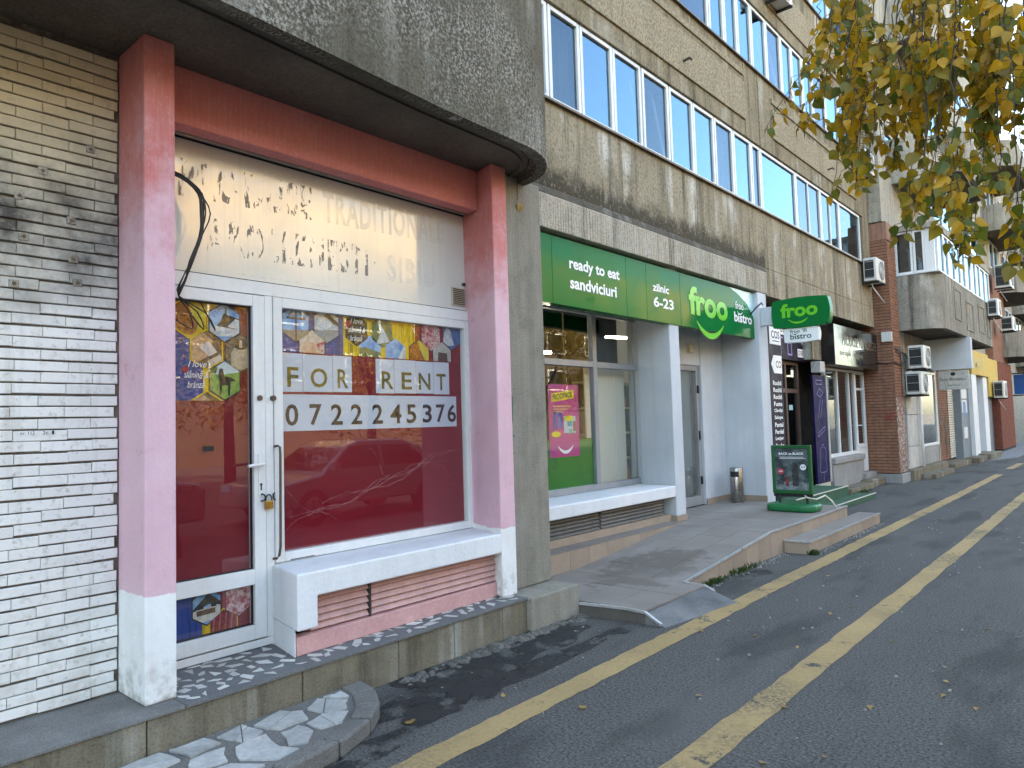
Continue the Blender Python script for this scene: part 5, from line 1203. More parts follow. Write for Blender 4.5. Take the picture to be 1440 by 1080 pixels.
# balconies of building three: rounded concrete tray, railed glazing on the lowest
def balcony(par, x1, ya, yb, z0, z1, xw, m='conc_d', r=.55, th=.12, both=True):
    P = [(xw, ya)]; n = 7
    for i in range(n + 1):
        t = math.pi / 2 * i / n; P.append((x1 - r + r * math.sin(t), ya + r - r * math.cos(t)))
    if both:
        for i in range(n + 1):
            t = math.pi / 2 * i / n; P.append((x1 - r + r * math.cos(t), yb - r + r * math.sin(t)))
    else: P.append((x1, yb))
    P.append((xw, yb)); I = offset_path(P, -th)
    mb = MB(); strip_wall(I, P, z0, z1, mb); o = mb.build('balcony_parapet', m, par)
    mb = MB(); mb.prism(I, z0 + .05, z0 + .2); mb.build('balcony_floor', 'soffit', par)
    return P, o
P, bo = balcony(bc, -3.28, 19.05, 27.3, 3.56, 4.87, -4.35)
for (y0, y1, z0, z1) in ((20.7, 21.6, 3.9, 4.7), (22.3, 23.4, 3.75, 4.55), (24.3, 25.3, 3.85, 4.65), (25.8, 26.4, 3.8, 4.6)): # raised motifs
    mb = MB(); ring(mb, -3.281, -3.262, y0, y1, z0, z1, .05); mb.build('raised_motif', 'conc_d', bo)
# glazing on the balcony
gb = MB(); gb.box(-4.22, -3.30, 19.06, 27.28, 5.93, 6.055); gb.build('glazing_head', 'conc_c', bc)
MB().box(-4.34, -3.27, 19.04, 27.31, 4.872, 4.90).build('balcony_sill', 'pvc', bc)
def window_y(par, x0, x1, z0, z1, y, kind='sky'):
    mb = MB(); fw = .05
    mb.box(x0, x0 + fw, y, y + .06, z0, z1); mb.box(x1 - fw, x1, y, y + .06, z0, z1); mb.box(x0 + fw, x1 - fw, y, y + .06, z0, z0 + fw); mb.box(x0 + fw, x1 - fw, y, y + .06, z1 - fw, z1)
    w = mb.build('window', 'pvc', par, bevel=.004)
    MB().box(x0 + fw, x1 - fw, y + .03, y + .034, z0 + fw, z1 - fw).build('pane', 'glass_shop2', w); MB().box(x0, x1, y + .16, y + .17, z0, z1).build('curtain', 'curtain', w)
window_y(bc, -4.20, -3.82, 4.905, 5.925, 19.12); window_y(bc, -3.81, -3.56, 4.905, 5.925, 19.12)
MB().box(-3.555, -3.36, 19.14, 19.20, 4.905, 5.925).build('corner_panel', 'pvc', bc)
y = 19.35; ci = 0
for wv in (.75, .55, .85, .8, .7, .85, .9, .75, .9, .8):
    window(bc, y, min(y + wv, 27.2) - .015, 4.905, 5.925, -3.33, ['curtain', 'dark', 'sky', 'sky', 'sky', 'dark', 'sky', 'sky', 'dark', 'sky'][ci], .05, 'pvc'); y += wv; ci += 1
# upper balconies, seen between the leaves
balcony(bc, -3.45, 19.3, 22.3, 7.2, 8.3, -4.35, 'conc_c'); balcony(bc, -3.3, 24.0, 28.3, 8.55, 9.75, -4.35, 'conc_d'); balcony(bc, -3.3, 20.0, 24.6, 11.0, 12.2, -4.35, 'conc_c')
# ground floor of building three
MB().box(-5.6, -4.30, 18.95, 20.0, 0, 3.598).build('stone_wall', 'marble_pale', bc)
for i, (z0, z1) in enumerate(((.26, .78), (.79, 1.55), (1.56, 2.30), (2.31, 3.05))): MB().box(-4.30, -4.17, 19.25, 20.75, z0, z1).build('stone_block', 'marble_pale', bc, bevel=.008)
MB().box(-5.6, -4.02, 18.955, 23.0, 0, .25).build('stone_plinth', 'ledge', bc, bevel=.012); MB().box(-4.018, -3.72, 19.7, 22.0, 0, .12).build('stone_step', 'ledge', bc, bevel=.012)
MB().box(-4.298, -4.20, 20.76, 22.9, .252, .70).build('stone_sill', 'grey_stone', bc, bevel=.01)
window(bc, 20.8, 22.8, .71, 2.68, -4.19, 'dark', .06, 'pvc', 'glass_shop2')
MB().box(-5.6, -4.30, 20.0, 23.0, 2.70, 3.598).build('shop_lintel', 'conc_c', bc); MB().box(-4.298, -4.20, 22.81, 23.0, .252, 3.597).build('stone_jamb', 'marble_pale', bc)
MB().tube([(-4.10, 20.35, .26), (-4.10, 20.38, 1.5), (-4.11, 20.36, 2.5), (-4.2, 20.36, 2.62)], .035, 8).build('down_pipe', 'pvc', bc, smooth=True)
rw = MB().box(-5.6, -4.36, 23.0, 26.0, 0, 3.598).build('recess_wall', 'mortar', bc)
brick_skin(rw, 23.0, 25.2, -4.36, .2, 3.5, 'x'); brick_skin(rw, 25.2, 26.0, -4.34, .2, 3.5, 'x', 'cream')
text(rw, ')  9  #', (-4.335, 23.3, .5), 1.6, 1.6, 'letter_k', name='graffiti', tilt=-.3)
MB().box(-5.6, -4.12, 26.0, 27.4, 0, 2.75).build('marble_pier', 'grey_slate', bc)
for i, (a, z, w, h, c) in enumerate([(26.15, 2.0, .9, .35, (.62, .62, .6)), (26.15, 1.55, .85, .4, (.6, .62, .64)), (26.3, 1.5, .45, .4, (.05, .16, .42)), (26.25, .75, .6, .35, (.66, .66, .64))]):
    o = MB().box(-4.119, -4.114 + .001 * i, a, a + w, z, z + h).build('paper_notice', flat(c))
    tag(o, ['torn white notice highest on the grey pier', 'white notice in the middle of the grey pier', 'blue leaflet stuck on the grey pier', 'small white notice low on the grey pier'][i], 'notice')
MB().box(-5.6, -4.0, 27.4, 28.3, 0, 2.8).build('painted_pillar', 'white', bc); MB().box(-5.6, -4.3, 28.3, 30.0, 0, 2.8).build('slate_panel', 'grey_slate', bc); MB().box(-5.6, -4.05, 30.0, 30.9, 0, 2.8).build('painted_pillar', 'white', bc); MB().box(-5.6, -4.25, 30.9, 33.4, 0, 2.1).build('slate_panel', 'grey_slate', bc)
MB().box(-5.6, -3.98, 27.4, 31.0, 2.802, 3.597).build('yellow_fascia', 'yellow_wall', bc); MB().box(-5.6, -4.0, 31.0, 33.4, 2.102, 3.5).build('yellow_fascia', 'yellow_wall', bc)
text(bc, 'AMANET', (-3.975, 27.7, 3.0), 2.4, .4, flat((.50, .36, .07)), name='faded_lettering', bold=.02)
for a, b, x, h in ((26.1, 27.6, -3.72, .16), (27.8, 29.6, -3.6, .2), (29.6, 31.2, -3.75, .14), (23.2, 25.8, -3.9, .14)): MB().box(-4.4, x, a, b, 0, h).build('stone_step', 'ledge', bc, bevel=.012)
# shop beam that faces the camera and the hanging name plate below it
MB().box(-4.34, -3.22, 22.2, 22.5, 2.72, 3.55).build('cross_beam', 'froo_wall', bc)
fl = thing('hanging_sign', 'pale hanging name plate with a small crest under the grey beam', 'sign', (-3.6, 22.2, 2.2))
MB().box(-4.02, -3.30, 22.24, 22.34, 2.18, 2.69).build('plate', 'marble_pale', fl, bevel=.008)
text(fl, 'Tania Mironescu', (-3.98, 22.236, 2.42), .62, .09, 'letter_k', 'y', shear=.35); text(fl, 'salon', (-3.8, 22.236, 2.28), .28, .05, kk, 'y')
MB().prism([(-3.66 + .06 * math.cos(t), 2.60 + .05 * math.sin(t)) for t in [i * .785 for i in range(8)]], 22.234, 22.238, 'y').build('crest', 'letter_k', fl)

# ================================================================== FAR BUILDINGS
bd = thing('apartment_building', 'far apartment block with red brick wall and curved grey balconies', 'building', (-4.5, 42, 0))
MB().box(-14, -4.6, 33.42, 62, 0, 15.5).build('wall', 'conc_c', bd)
rdw = MB().box(-4.6, -4.0, 33.42, 37.4, 0, 3.5).build('red_wall', 'mortar', bd); brick_skin(rdw, 33.42, 37.4, -4.0, .1, 3.45, 'x', 'red_brick'); brick_skin(rdw, -4.6, -4.0, 33.42, .1, 3.45, 'y', 'red_brick')
MB().box(-4.6, -4.1, 33.42, 37.4, 3.502, 7.0).build('upper_wall', 'brown_brick', bd)
MB().box(-4.6, -4.3, 37.4, 46, 0, 3.4).build('metal_gate', 'dark_blue', bd)
for z in (3.5, 6.2, 8.9, 11.6): balcony(bd, -3.2, 36.2, 41.5, z + .3, z + 1.4, -4.6, 'conc_d', 1.0); balcony(bd, -3.4, 45, 51, z + .3, z + 1.4, -4.6, 'conc_d', 1.0)
for z in (5.2, 7.9, 10.6):
    for y0 in (38, 39.3, 42, 43.3, 46, 47.3): window(bd, y0, y0 + 1.2, z + .05, z + 1.3, -4.55, 'sky')
bsg = thing('shop_sign', 'blue projecting sign on a frame before the dark far gate', 'sign', (-3.9, 40, 2.3))
MB().box(-4.2, -3.6, 40.0, 40.1, 2.3, 3.2).build('panel', 'blue_sign', bsg)
mb = MB(); [mb.tube([(-4.3, 40.05, z), (-3.7, 40.05, z)], .03, 6) for z in (2.25, 3.25)]; mb.build('sign_frame', 'iron', bsg)
be = thing('apartment_building', 'farthest pale block closing the street at the right edge', 'building', (-4, 75, 0))
MB().box(-16, -3.6, 64, 100, 0, 17).build('wall', 'conc_c', be)
for z in (4, 7, 10, 13):
    for y in (66, 69, 72, 75): window(be, y, y + 1.6, z, z + 1.4, -3.55, 'sky')

# ================================================================== AIR CONDITIONERS
def ac(x, y, z, label, w=.74, h=.52, d=.27, pipe=True):
    t = thing('air_conditioner', label, 'air conditioner', (x, y, z), 'outdoor air conditioner units on the facades')
    MB().box(x, x + d, y, y + w, z, z + h).build('casing', 'ac', t, bevel=.018)
    mb = MB(); cy, cz, r = y + w * .6, z + h * .5, h * .41
    mb.prism([(cy + r * math.cos(a), cz + r * math.sin(a)) for a in [i * math.pi / 12 for i in range(24)]], x + d + .001, x + d + .006, 'x'); mb.build('fan_opening', 'ac_dark', t)
    mb = MB()
    for q in (1, .75, .5, .28): mb.tube([(x + d + .012, cy + r * q * math.cos(a), cz + r * q * math.sin(a)) for a in [i * math.pi / 12 for i in range(25)]], .006, 4)
    mb.tube([(x + d + .012, cy - r, cz), (x + d + .012, cy + r, cz)], .006, 4); mb.tube([(x + d + .012, cy, cz - r), (x + d + .012, cy, cz + r)], .006, 4); mb.build('fan_grille', 'ac', t)
    co_ = MB().box(x + .03, x + d - .05, y - .006, y - .001, z + .06, z + h - .06).build('coil_panel', 'ac_dark', t)
    mb = MB()
    for q_ in (.03, .5, .95): mb.box(x + .025, x + d - .045, y - .012, y - .007, z + .06 + q_ * (h - .135), z + .066 + q_ * (h - .135))
    mb.build('coil_guard', 'ac', co_)
    for q in (.15, .85): MB().box(x - .06, x + d + .02, y + w * q - .02, y + w * q + .02, z - .045, z - .004).build('bracket', 'ac_dark', t)
    if pipe: MB().tube([(x + .1, y + w * .3, z + .02), (x + .12, y + w * .35, z - .12), (x + .25, y + w * .9, z - .45)], .014, 6).build('drain_hose', 'pvc', t, smooth=True)
    return t
ac(-4.44, 17.25, 4.55, 'white air conditioner with hanging drain hose beside the brick pier top', .72, .52)
ac(-4.44, 16.9, 6.95, 'air conditioner on a rusty bracket under the upper ribbon window', .72, .48, .27, False)
ac(-4.02, 18.98, 2.64, 'upper of two stacked air conditioners by the brick pier', .78, .54, .33, False)
ac(-4.10, 18.98, 2.03, 'lower of two stacked air conditioners, with double dark grille', .78, .54, .33, False)
ac(-3.25, 25.9, 4.45, 'air conditioner on the glazed balcony front of the third block', .78, .52)
ac(-3.9, 33.5, 6.35, 'air conditioner on the far end wall above the balconies', 1.0, .9, .5)
ac(-3.95, 31.6, 2.05, 'air conditioner with hose at the end of the yellow fascia', .9, .62, .32)
ac(-4.46, 12.2, 8.85, 'dark sooty air conditioner high on the tan facade', .6, .4, .26, False)
ac(-3.85, 33.9, 4.7, 'small air conditioner low on the far end wall', .8, .55, .4, False)
o = MB().box(-4.36, -4.14, 18.10, 18.18, 3.24, 3.47).build('alarm_box', 'ac', bevel=.012); tag(o, 'white alarm box on the brown brick pier', 'alarm box')
mb = MB(); mb.tube([(-4.5, 18.17, 2.78), (-4.3, 18.165, 2.74), (-4.13, 18.165, 2.76), (-4.1, 18.6, 2.72), (-4.08, 18.97, 2.80)], .014, 6); o = mb.build('conduit', 'black', smooth=True); tag(o, 'black cable run across the brick pier to the stacked air conditioners', 'cable')
mb = MB(); mb.tube([(-4.14, 18.3, 3.1), (-4.05, 18.7, 3.0), (-4.02, 18.98, 2.9)], .02, 6); mb.box(-4.13, -4.08, 18.8, 18.86, 2.0, 3.15); o = mb.build('mounting_rail', 'steel'); tag(o, 'steel mounting rail holding the two stacked air conditioners', 'rail')

# ================================================================== TREE over the pavement (trunk stands right of the photograph)
TW = [[(-0.725,2.82,3.252),(-0.813,2.73,2.977),(-1.016,2.7,2.692)],[(-0.677,2.72,3.158),(-0.763,2.63,2.841),(-0.863,2.6,2.63)],[(-0.698,2.62,3.12),(-0.719,2.53,2.863),(-0.738,2.5,2.539)],[(-0.641,2.72,3.168),(-0.693,2.63,2.816),(-0.713,2.6,2.498)],[(-0.586,2.62,3.071),(-0.616,2.53,2.68),(-0.648,2.5,2.335)],[(-0.521,2.52,3.02),(-0.549,2.43,2.668),(-0.579,2.4,2.351)],[(-0.552,2.82,3.122),(-0.564,2.73,2.655),(-0.577,2.7,2.439)],[(-0.459,2.62,3.039),(-0.485,2.53,2.589),(-0.512,2.5,2.156)],[(-0.423,2.52,2.953),(-0.431,2.43,2.495),(-0.461,2.4,2.17)],[(-0.414,2.72,3.066),(-0.426,2.63,2.626),(-0.437,2.6,2.25)],[(-0.324,2.42,2.885),(-0.337,2.33,2.394),(-0.337,2.3,2.006)],[(-0.333,2.52,2.847),(-0.362,2.43,2.388),(-0.366,2.4,2.067)],[(-0.296,2.62,2.944),(-0.29,2.53,2.504),(-0.348,2.5,2.123)],[(-0.24,2.52,2.894),(-0.245,2.43,2.458),(-0.263,2.4,2.23)],[(-0.199,2.42,2.808),(-0.209,2.33,2.317),(-0.202,2.3,1.973)],[(-0.165,2.52,2.86),(-0.172,2.43,2.435),(-0.251,2.4,1.996)],[(-0.148,2.62,2.856),(-0.148,2.53,2.438),(-0.188,2.5,1.99)],[(-0.104,2.42,2.786),(-0.107,2.33,2.363),(-0.135,2.3,2.101)],[(-0.203,2.92,3.017),(-0.225,2.83,2.651),(-0.248,2.8,2.344)],[(-0.818,2.92,3.283),(-0.837,2.83,3.138),(-0.861,2.8,2.995)],[(-0.277,2.792,3.021),(-0.294,2.702,2.759),(-0.299,2.672,2.638)],[(-0.115,2.879,2.974),(-0.157,2.789,2.779),(-0.178,2.759,2.516)],[(-0.634,2.531,3.133),(-0.604,2.441,2.771),(-0.66,2.411,2.501)],[(-0.353,3.118,3.335),(-0.331,3.028,2.983),(-0.396,2.998,2.55)],[(-0.524,3.193,3.36),(-0.569,3.103,3.11),(-0.574,3.073,2.697)],[(-0.161,2.902,3.083),(-0.18,2.812,2.843),(-0.213,2.782,2.587)],[(-0.671,2.805,3.274),(-0.708,2.715,2.907),(-0.714,2.685,2.714)],[(-0.304,3.05,3.124),(-0.31,2.96,2.864),(-0.284,2.93,2.726)],[(-0.47,3.025,3.343),(-0.515,2.935,3.022),(-0.484,2.905,2.742)],[(-0.104,3.019,3.116),(-0.164,2.929,2.83),(-0.16,2.899,2.652)],[(-0.19,3.154,3.271),(-0.221,3.064,2.973),(-0.277,3.034,2.616)],[(-0.39,2.539,2.987),(-0.435,2.449,2.771),(-0.46,2.419,2.594)],[(-0.204,2.61,2.988),(-0.273,2.52,2.649),(-0.269,2.49,2.488)],[(-0.288,2.815,3.085),(-0.327,2.725,2.878),(-0.318,2.695,2.652)],[(-0.196,2.768,2.982),(-0.176,2.678,2.72),(-0.191,2.648,2.576)],[(-0.553,2.783,3.216),(-0.599,2.693,2.831),(-0.594,2.663,2.513)],[(-0.406,3.211,3.326),(-0.454,3.121,3.038),(-0.491,3.091,2.759)],[(-0.113,3.114,3.143),(-0.149,3.024,2.927),(-0.186,2.994,2.536)],[(-0.458,2.984,3.192),(-0.487,2.894,2.918),(-0.496,2.864,2.691)],[(-0.518,2.885,3.174),(-0.518,2.795,2.948),(-0.521,2.765,2.598)],[(-0.736,3.058,3.443),(-0.746,2.968,3.08),(-0.754,2.938,2.722)],[(-0.475,2.971,3.2),(-0.485,2.881,2.961),(-0.503,2.851,2.566)],[(-0.074,2.802,2.973),(-0.119,2.712,2.774),(-0.131,2.682,2.396)],[(-0.237,2.757,2.995),(-0.281,2.667,2.735),(-0.284,2.637,2.484)],[(-0.288,2.94,3.118),(-0.313,2.85,2.929),(-0.366,2.82,2.617)],[(-0.475,2.527,3.007),(-0.514,2.437,2.775),(-0.523,2.407,2.617)],[(-0.514,2.892,3.268),(-0.526,2.802,2.928),(-0.535,2.772,2.614)],[(-0.542,3.085,3.409),(-0.599,2.995,3.064),(-0.619,2.965,2.828)],[(-0.542,3.187,3.352),(-0.539,3.097,3.037),(-0.555,3.067,2.718)],[(-0.196,2.871,3.019),(-0.203,2.781,2.808),(-0.25,2.751,2.524)],[(-0.085,2.873,2.999),(-0.144,2.783,2.713),(-0.178,2.753,2.608)],[(-0.305,2.653,2.991),(-0.282,2.563,2.749),(-0.316,2.533,2.554)],[(-0.114,2.817,2.937),(-0.112,2.727,2.72),(-0.164,2.697,2.4)],[(-0.45,2.917,3.125),(-0.447,2.827,2.934),(-0.465,2.797,2.717)],[(-0.382,2.431,2.698),(-0.393,2.341,2.54),(-0.427,2.311,2.337)],[(-0.365,2.617,2.769),(-0.378,2.527,2.604),(-0.427,2.497,2.398)],[(-0.561,2.906,2.99),(-0.575,2.816,2.802),(-0.632,2.786,2.654)],[(-0.384,2.515,2.653),(-0.396,2.425,2.494),(-0.418,2.395,2.295)],[(-0.256,2.657,2.738),(-0.272,2.567,2.576),(-0.288,2.537,2.433)],[(-0.408,2.893,2.845),(-0.424,2.803,2.668),(-0.43,2.773,2.435)],[(-0.766,3.13,3.13),(-0.779,3.04,2.924),(-0.796,3.01,2.619)],[(-0.391,2.881,2.949),(-0.407,2.791,2.769),(-0.445,2.761,2.599)],[(-0.294,2.728,2.702),(-0.31,2.638,2.538),(-0.327,2.608,2.301)],[(-0.526,3.084,2.853),(-0.542,2.994,2.665),(-0.529,2.964,2.491)],[(-0.638,2.649,2.744),(-0.646,2.559,2.569),(-0.675,2.529,2.399)],[(-0.273,2.859,2.675),(-0.291,2.769,2.508),(-0.28,2.739,2.326)],[(-0.45,3.069,2.964),(-0.468,2.979,2.776),(-0.455,2.949,2.551)],[(-0.7,2.951,3.041),(-0.712,2.861,2.845),(-0.761,2.831,2.592)],[(-0.744,2.981,2.929),(-0.755,2.891,2.734),(-0.824,2.861,2.441)],[(-0.779,3.182,2.977),(-0.793,3.092,2.773),(-0.782,3.062,2.514)]]
tre = thing('street_tree', 'autumn tree with yellow and green leaves hanging into the top right corner', 'tree', (1.15, 4.2, 0))
TP = Vector((1.15, 4.2, 0))
mb = MB(); mb.tube([(1.15, 4.2, 0), (1.14, 4.19, .3), (1.12, 4.15, 1.5), (1.08, 4.1, 3.0), (1.15, 4.0, 4.5), (1.1, 4.1, 6.2), (1.2, 4.2, 7.6)], [.19, .15, .13, .12, .10, .07, .03], 10); mb.build('trunk', 'bark', tre, smooth=True)
limbs = [[(1.1, 4.1, 3.2), (.7, 3.7, 3.9), (.2, 3.2, 4.1), (-.3, 2.9, 3.9), (-.8, 2.85, 3.45)], [(1.1, 4.08, 2.9), (.8, 3.5, 3.6), (.4, 3.0, 3.7), (-.05, 2.65, 3.4)], [(1.12, 4.0, 4.4), (.4, 4.4, 5.2), (-.5, 4.6, 5.4), (-1.2, 4.6, 5.1)], [(1.12, 4.0, 4.0), (1.8, 4.6, 5.0), (2.6, 5.0, 5.3)], [(1.1, 4.1, 5.2), (1.5, 3.2, 6.0), (1.7, 2.4, 6.2)]]
for L in limbs: MB().tube(L, [.06 * (1 - i / len(L)) + .008 for i in range(len(L))], 7).build('limb', 'bark', tre, smooth=True)
def leaf_mesh(s, bend, m):
    out = [(0, 0), (.30, .10), (.42, .30), (.36, .52), (.20, .76), (0, 1.05)]
    V = [(0, 0, 0)] ; F = []
    mid = [(0, t, -.10 * bend * t * t) for t in (0, .3, .6, 1.05)]
    Rg = [(x, t, .16 * x - .10 * bend * t * t) for x, t in out[1:-1]]; Lf = [(-x, t, .16 * x - .10 * bend * t * t) for x, t in out[1:-1]]
    V = mid + Rg + Lf      # 0-3 mid, 4-7 right, 8-11 left
    F = [(0, 4, 5, 1), (1, 5, 6, 2), (2, 6, 7, 3), (0, 1, 9, 8), (1, 2, 10, 9), (2, 3, 11, 10)]
    me = bpy.data.meshes.new('leaf'); me.from_pydata([(a * s, b * s, c * s) for a, b, c in V], [], F); me.materials.append(M[m]); return me
LM = [leaf_mesh(s, b, m) for s, b, m in ((.041, .5, 'leaf'), (.047, 2.2, 'leaf'), (.036, 4.2, 'leaf'), (.042, 1, 'leaf_g'), (.037, 3.4, 'leaf_g'), (.045, 2.2, 'leaf_g'))]
lr = random.Random(23)
def bez(P, t):
    a, b, c = [Vector(p) for p in P]; b = b * 2 - (a + c) / 2
    return a * (1 - t) ** 2 + b * 2 * t * (1 - t) + c * t * t
twig = MB(); spots = []
for i, P in enumerate(TW):
    ln = (Vector(P[2]) - Vector(P[0])).length
    pts = [bez(P, k / 9) + Vector((lr.gauss(0, .008), lr.gauss(0, .008), 0)) * (k > 0) for k in range(10)]; twig.tube(pts, [.0024 - .0014 * k / 9 for k in range(10)], 5)
    n = int(ln / .0115)
    for k in range(n):
        t = (k + lr.random()) / n; p = bez(P, t); d = (bez(P, min(t + .05, 1)) - bez(P, max(t - .05, 0))).normalized()
        if math.sin(p.x * 17 + 2.1 * math.sin(p.z * 9)) + math.sin(p.z * 13 + p.x * 5) + math.sin(p.y * 15) < -1.0 + (.5 if p.z < 2.5 else 0) and t < .9: continue
        a = lr.uniform(0, 6.28); side = Vector((math.cos(a), math.sin(a), 0)) * lr.uniform(.3, 1)
        low = 1 if i >= 19 or lr.random() < .5 else 0
        st = p + side * lr.uniform(.012, .055) + Vector((0, 0, -.008)); twig.tube([p, st], .0011, 3, False)
        spots.append((st, side, d, p.z))
stuff(twig.build('twig', 'bark', tre))
def leaf_rot(side):
    v = (side * lr.uniform(.15, .7) + Vector((lr.gauss(0, .45), lr.gauss(0, .45), -1))).normalized()
    q = v.to_track_quat('Y', 'Z'); return q @ Euler((0, lr.uniform(-2.4, 2.4), 0)).to_quaternion()
lr.shuffle(spots)
rest = MB(); restg = MB()
for i, (st, side, d, z) in enumerate(spots):
    green = lr.random() < (.60 if z < 2.5 else .22)
    me = LM[lr.choice((3, 4, 5))] if green else LM[lr.choice((0, 1, 2))]
    q = leaf_rot(side); sc_ = lr.uniform(.72, 1.1)
    if i < 295:
        o = bpy.data.objects.new('leaf', me); COL.objects.link(o); o.parent = tre; o.location = st - TP; o.rotation_mode = 'QUATERNION'; o.rotation_quaternion = q; o.scale = (sc_,) * 3
    else:
        (restg if green else rest).raw([st + q @ (v.co * sc_) for v in me.vertices], [tuple(p.vertices) for p in me.polygons])
# the crown above the frame
for k in range(900):
    while True:
        v = Vector((lr.uniform(-1, 1), lr.uniform(-1, 1), lr.uniform(-1, 1)))
        if .25 < v.length < 1: break
    c = Vector((.9, 4.1, 5.6)) + Vector((v.x * 2.0, v.y * 2.0, v.z * 2.0)); 
    if c.z < 4.3 and c.x < .2: continue
    q = leaf_rot(Vector((v.x, v.y, 0))); s_ = 1.5
    me = LM[lr.randrange(6)]; rest.raw([c + q @ (w.co * s_) for w in me.vertices], [tuple(p.vertices) for p in me.polygons])
stuff(rest.build('leaf_mass', 'leaf', tre)); stuff(restg.build('leaf_mass', 'leaf_g', tre))

# fallen leaves, each its own thing
fr = random.Random(41)
fl_spots = [(-3.05, 2.62, .9), (-2.42, 3.35, .6), (-2.0, 3.9, .6), (-1.55, 4.0, .5), (-1.2, 4.3, .5), (-2.2, 5.2, .5), (-1.4, 5.6, .5), (-1.9, 6.4, .5), (-1.0, 5.2, .4), (-.9, 6.3, .5), (-1.3, 7.6, .5), (-2.4, 7.5, .4), (-1.6, 8.8, .5), (-.8, 8.3, .5), (-1.1, 10.5, .6), (-.7, 11.6, .6), (-2.2, 11.2, .5), (-1.0, 13.4, .6), (-.6, 14.8, .6), (-1.4, 3.3, .5), (-2.9, 3.2, .4), (-3.4, 3.9, .4), (-.75, 4.6, .4), (-1.2, 3.55, .35)]
for i in range(30): fl_spots.append((fr.uniform(-2.6, -.35), fr.uniform(3.2, 17), fr.uniform(.3, .55)))
dm_ = [leaf_mesh(.062, b, 'leaf_dry') for b in (-2, 3, 5)]
for x, y, s in fl_spots:
    o = bpy.data.objects.new('fallen_leaf', fr.choice(dm_)); COL.objects.link(o); o.location = (x, y, .012); o.scale = (s * 1.3,) * 3; o.rotation_euler = (fr.uniform(-.3, .3), fr.uniform(-.3, .3), fr.uniform(0, 6.28))
    tag(o, 'small dry yellow leaf lying on the asphalt', 'leaf', 'fallen leaves scattered on the asphalt')
o = bpy.data.objects.new('hanging_leaf', leaf_mesh(.10, 3, 'leaf_dry')); COL.objects.link(o); o.location = (-3.855, 4.64, 3.48); o.rotation_euler = (-1.57, 0, -1.57); tag(o, 'single dry brown leaf caught on a thread on the grey post', 'leaf')
# weeds in the gutter joints
def weed(cx, cy, n, spread, label):
    mb = MB()
    for i in range(n):
        x, y = cx + fr.gauss(0, spread[0]), cy + fr.gauss(0, spread[1]); a = fr.uniform(0, 6.28); h = fr.uniform(.02, .07); w = .006
        dx, dy = math.cos(a), math.sin(a); b = fr.uniform(.01, .05)
        mb.poly([(x - dy * w, y + dx * w, 0), (x + dy * w, y - dx * w, 0), (x + dx * b * .6 + dy * w, y + dy * b * .6 - dx * w, h * .7), (x + dx * b, y + dy * b, h), (x + dx * b * .6 - dy * w, y + dy * b * .6 + dx * w, h * .7)])
    tag(stuff(mb.build('weeds', 'grass')), label, 'weeds')
weed(-3.21, 6.6, 130, (.02, .14), 'small green weeds at the ramp foot near its inner corner'); weed(-3.21, 7.35, 110, (.02, .18), 'sparse green weeds along the middle of the ramp wall')
weed(-2.92, 8.62, 120, (.03, .03), 'tuft of green weeds at the near corner of the tiled step'); weed(-4.33, 15.7, 160, (.04, .25), 'tuft of grass at the kerb before the white shop window')
# dust, grit and pale scraps by the kerbs
mb = MB(); gr = random.Random(77)
for i in range(420):
    t = gr.random()
    if t < .35: x, y = -3.23 + abs(gr.gauss(0, .06)), gr.uniform(6.2, 8.6)
    elif t < .6: x, y = -2.93 + abs(gr.gauss(0, .04)), gr.uniform(8.6, 11.6)
    elif t < .64: x, y = gr.uniform(-3.55, -2.9), gr.uniform(2.8, 5.0)
    else: x, y = gr.uniform(-2.7, -.4), gr.uniform(3, 14)
    s = gr.uniform(.003, .010); mb.hexa([(x - s, y - s, 0), (x + s, y - s * .6, 0), (x + s * .7, y + s, 0), (x - s * .8, y + s * .7, 0)], [(x - s * .6, y - s * .5, s), (x + s * .6, y - s * .4, s * .8), (x + s * .4, y + s * .6, s), (x - s * .5, y + s * .4, s * .7)])
tag(stuff(mb.build('grit', surf('pale_grit', (.36, .34, .31), (.2, .19, .17), 30, .9, .1, 0, 5, 0))), 'pale grit scattered along kerbs and asphalt', 'grit')

# ================================================================== ACROSS THE STREET (met only as reflections in the shop glass)
ob = thing('apartment_building', 'sunlit block across the street with darkened walls and added cream top, seen reflected in the shop glass', 'building', (25, 20, 0))
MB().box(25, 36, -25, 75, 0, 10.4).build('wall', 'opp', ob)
MB().box(25.02, 36, 8, 75, 10.402, 14.5).build('upper_wall', 'opp_top', ob)  # pale top storeys added to reflect a warm glow in the fascia
for z in (4.2, 7.2):
    for i in range(14):
        y = -12 + i * 5.2; w = MB().box(24.93, 25.0, y, y + 2.6, z, z + 1.7).build('window', 'pvc', ob); MB().box(24.90, 24.93, y + .12, y + 2.48, z + .12, z + 1.58).build('pane', 'dark_room', w)
def far_crown(seed, R0, H0, n=9000):
    mb = MB(); q = random.Random(seed); cl = []
    for k in range(70):
        while True:
            v = Vector((q.uniform(-1, 1), q.uniform(-1, 1), q.uniform(-1, 1)))
            if .2 < v.length < 1: break
        cl.append((Vector((v.x * R0, v.y * R0, H0 + v.z * R0 * 1.15)), q.uniform(.35, .75)))
    for k in range(n):
        c, r = q.choice(cl); p = c + Vector((q.gauss(0, .5), q.gauss(0, .5), q.gauss(0, .5))) * r
        a = Vector((q.gauss(0, 1), q.gauss(0, 1), q.gauss(0, 1))).normalized(); b = a.orthogonal().normalized(); s = q.uniform(.045, .095)
        mb.poly([p - a * s, p + b * s * .6, p + a * s, p - b * s * .6])
    return mb
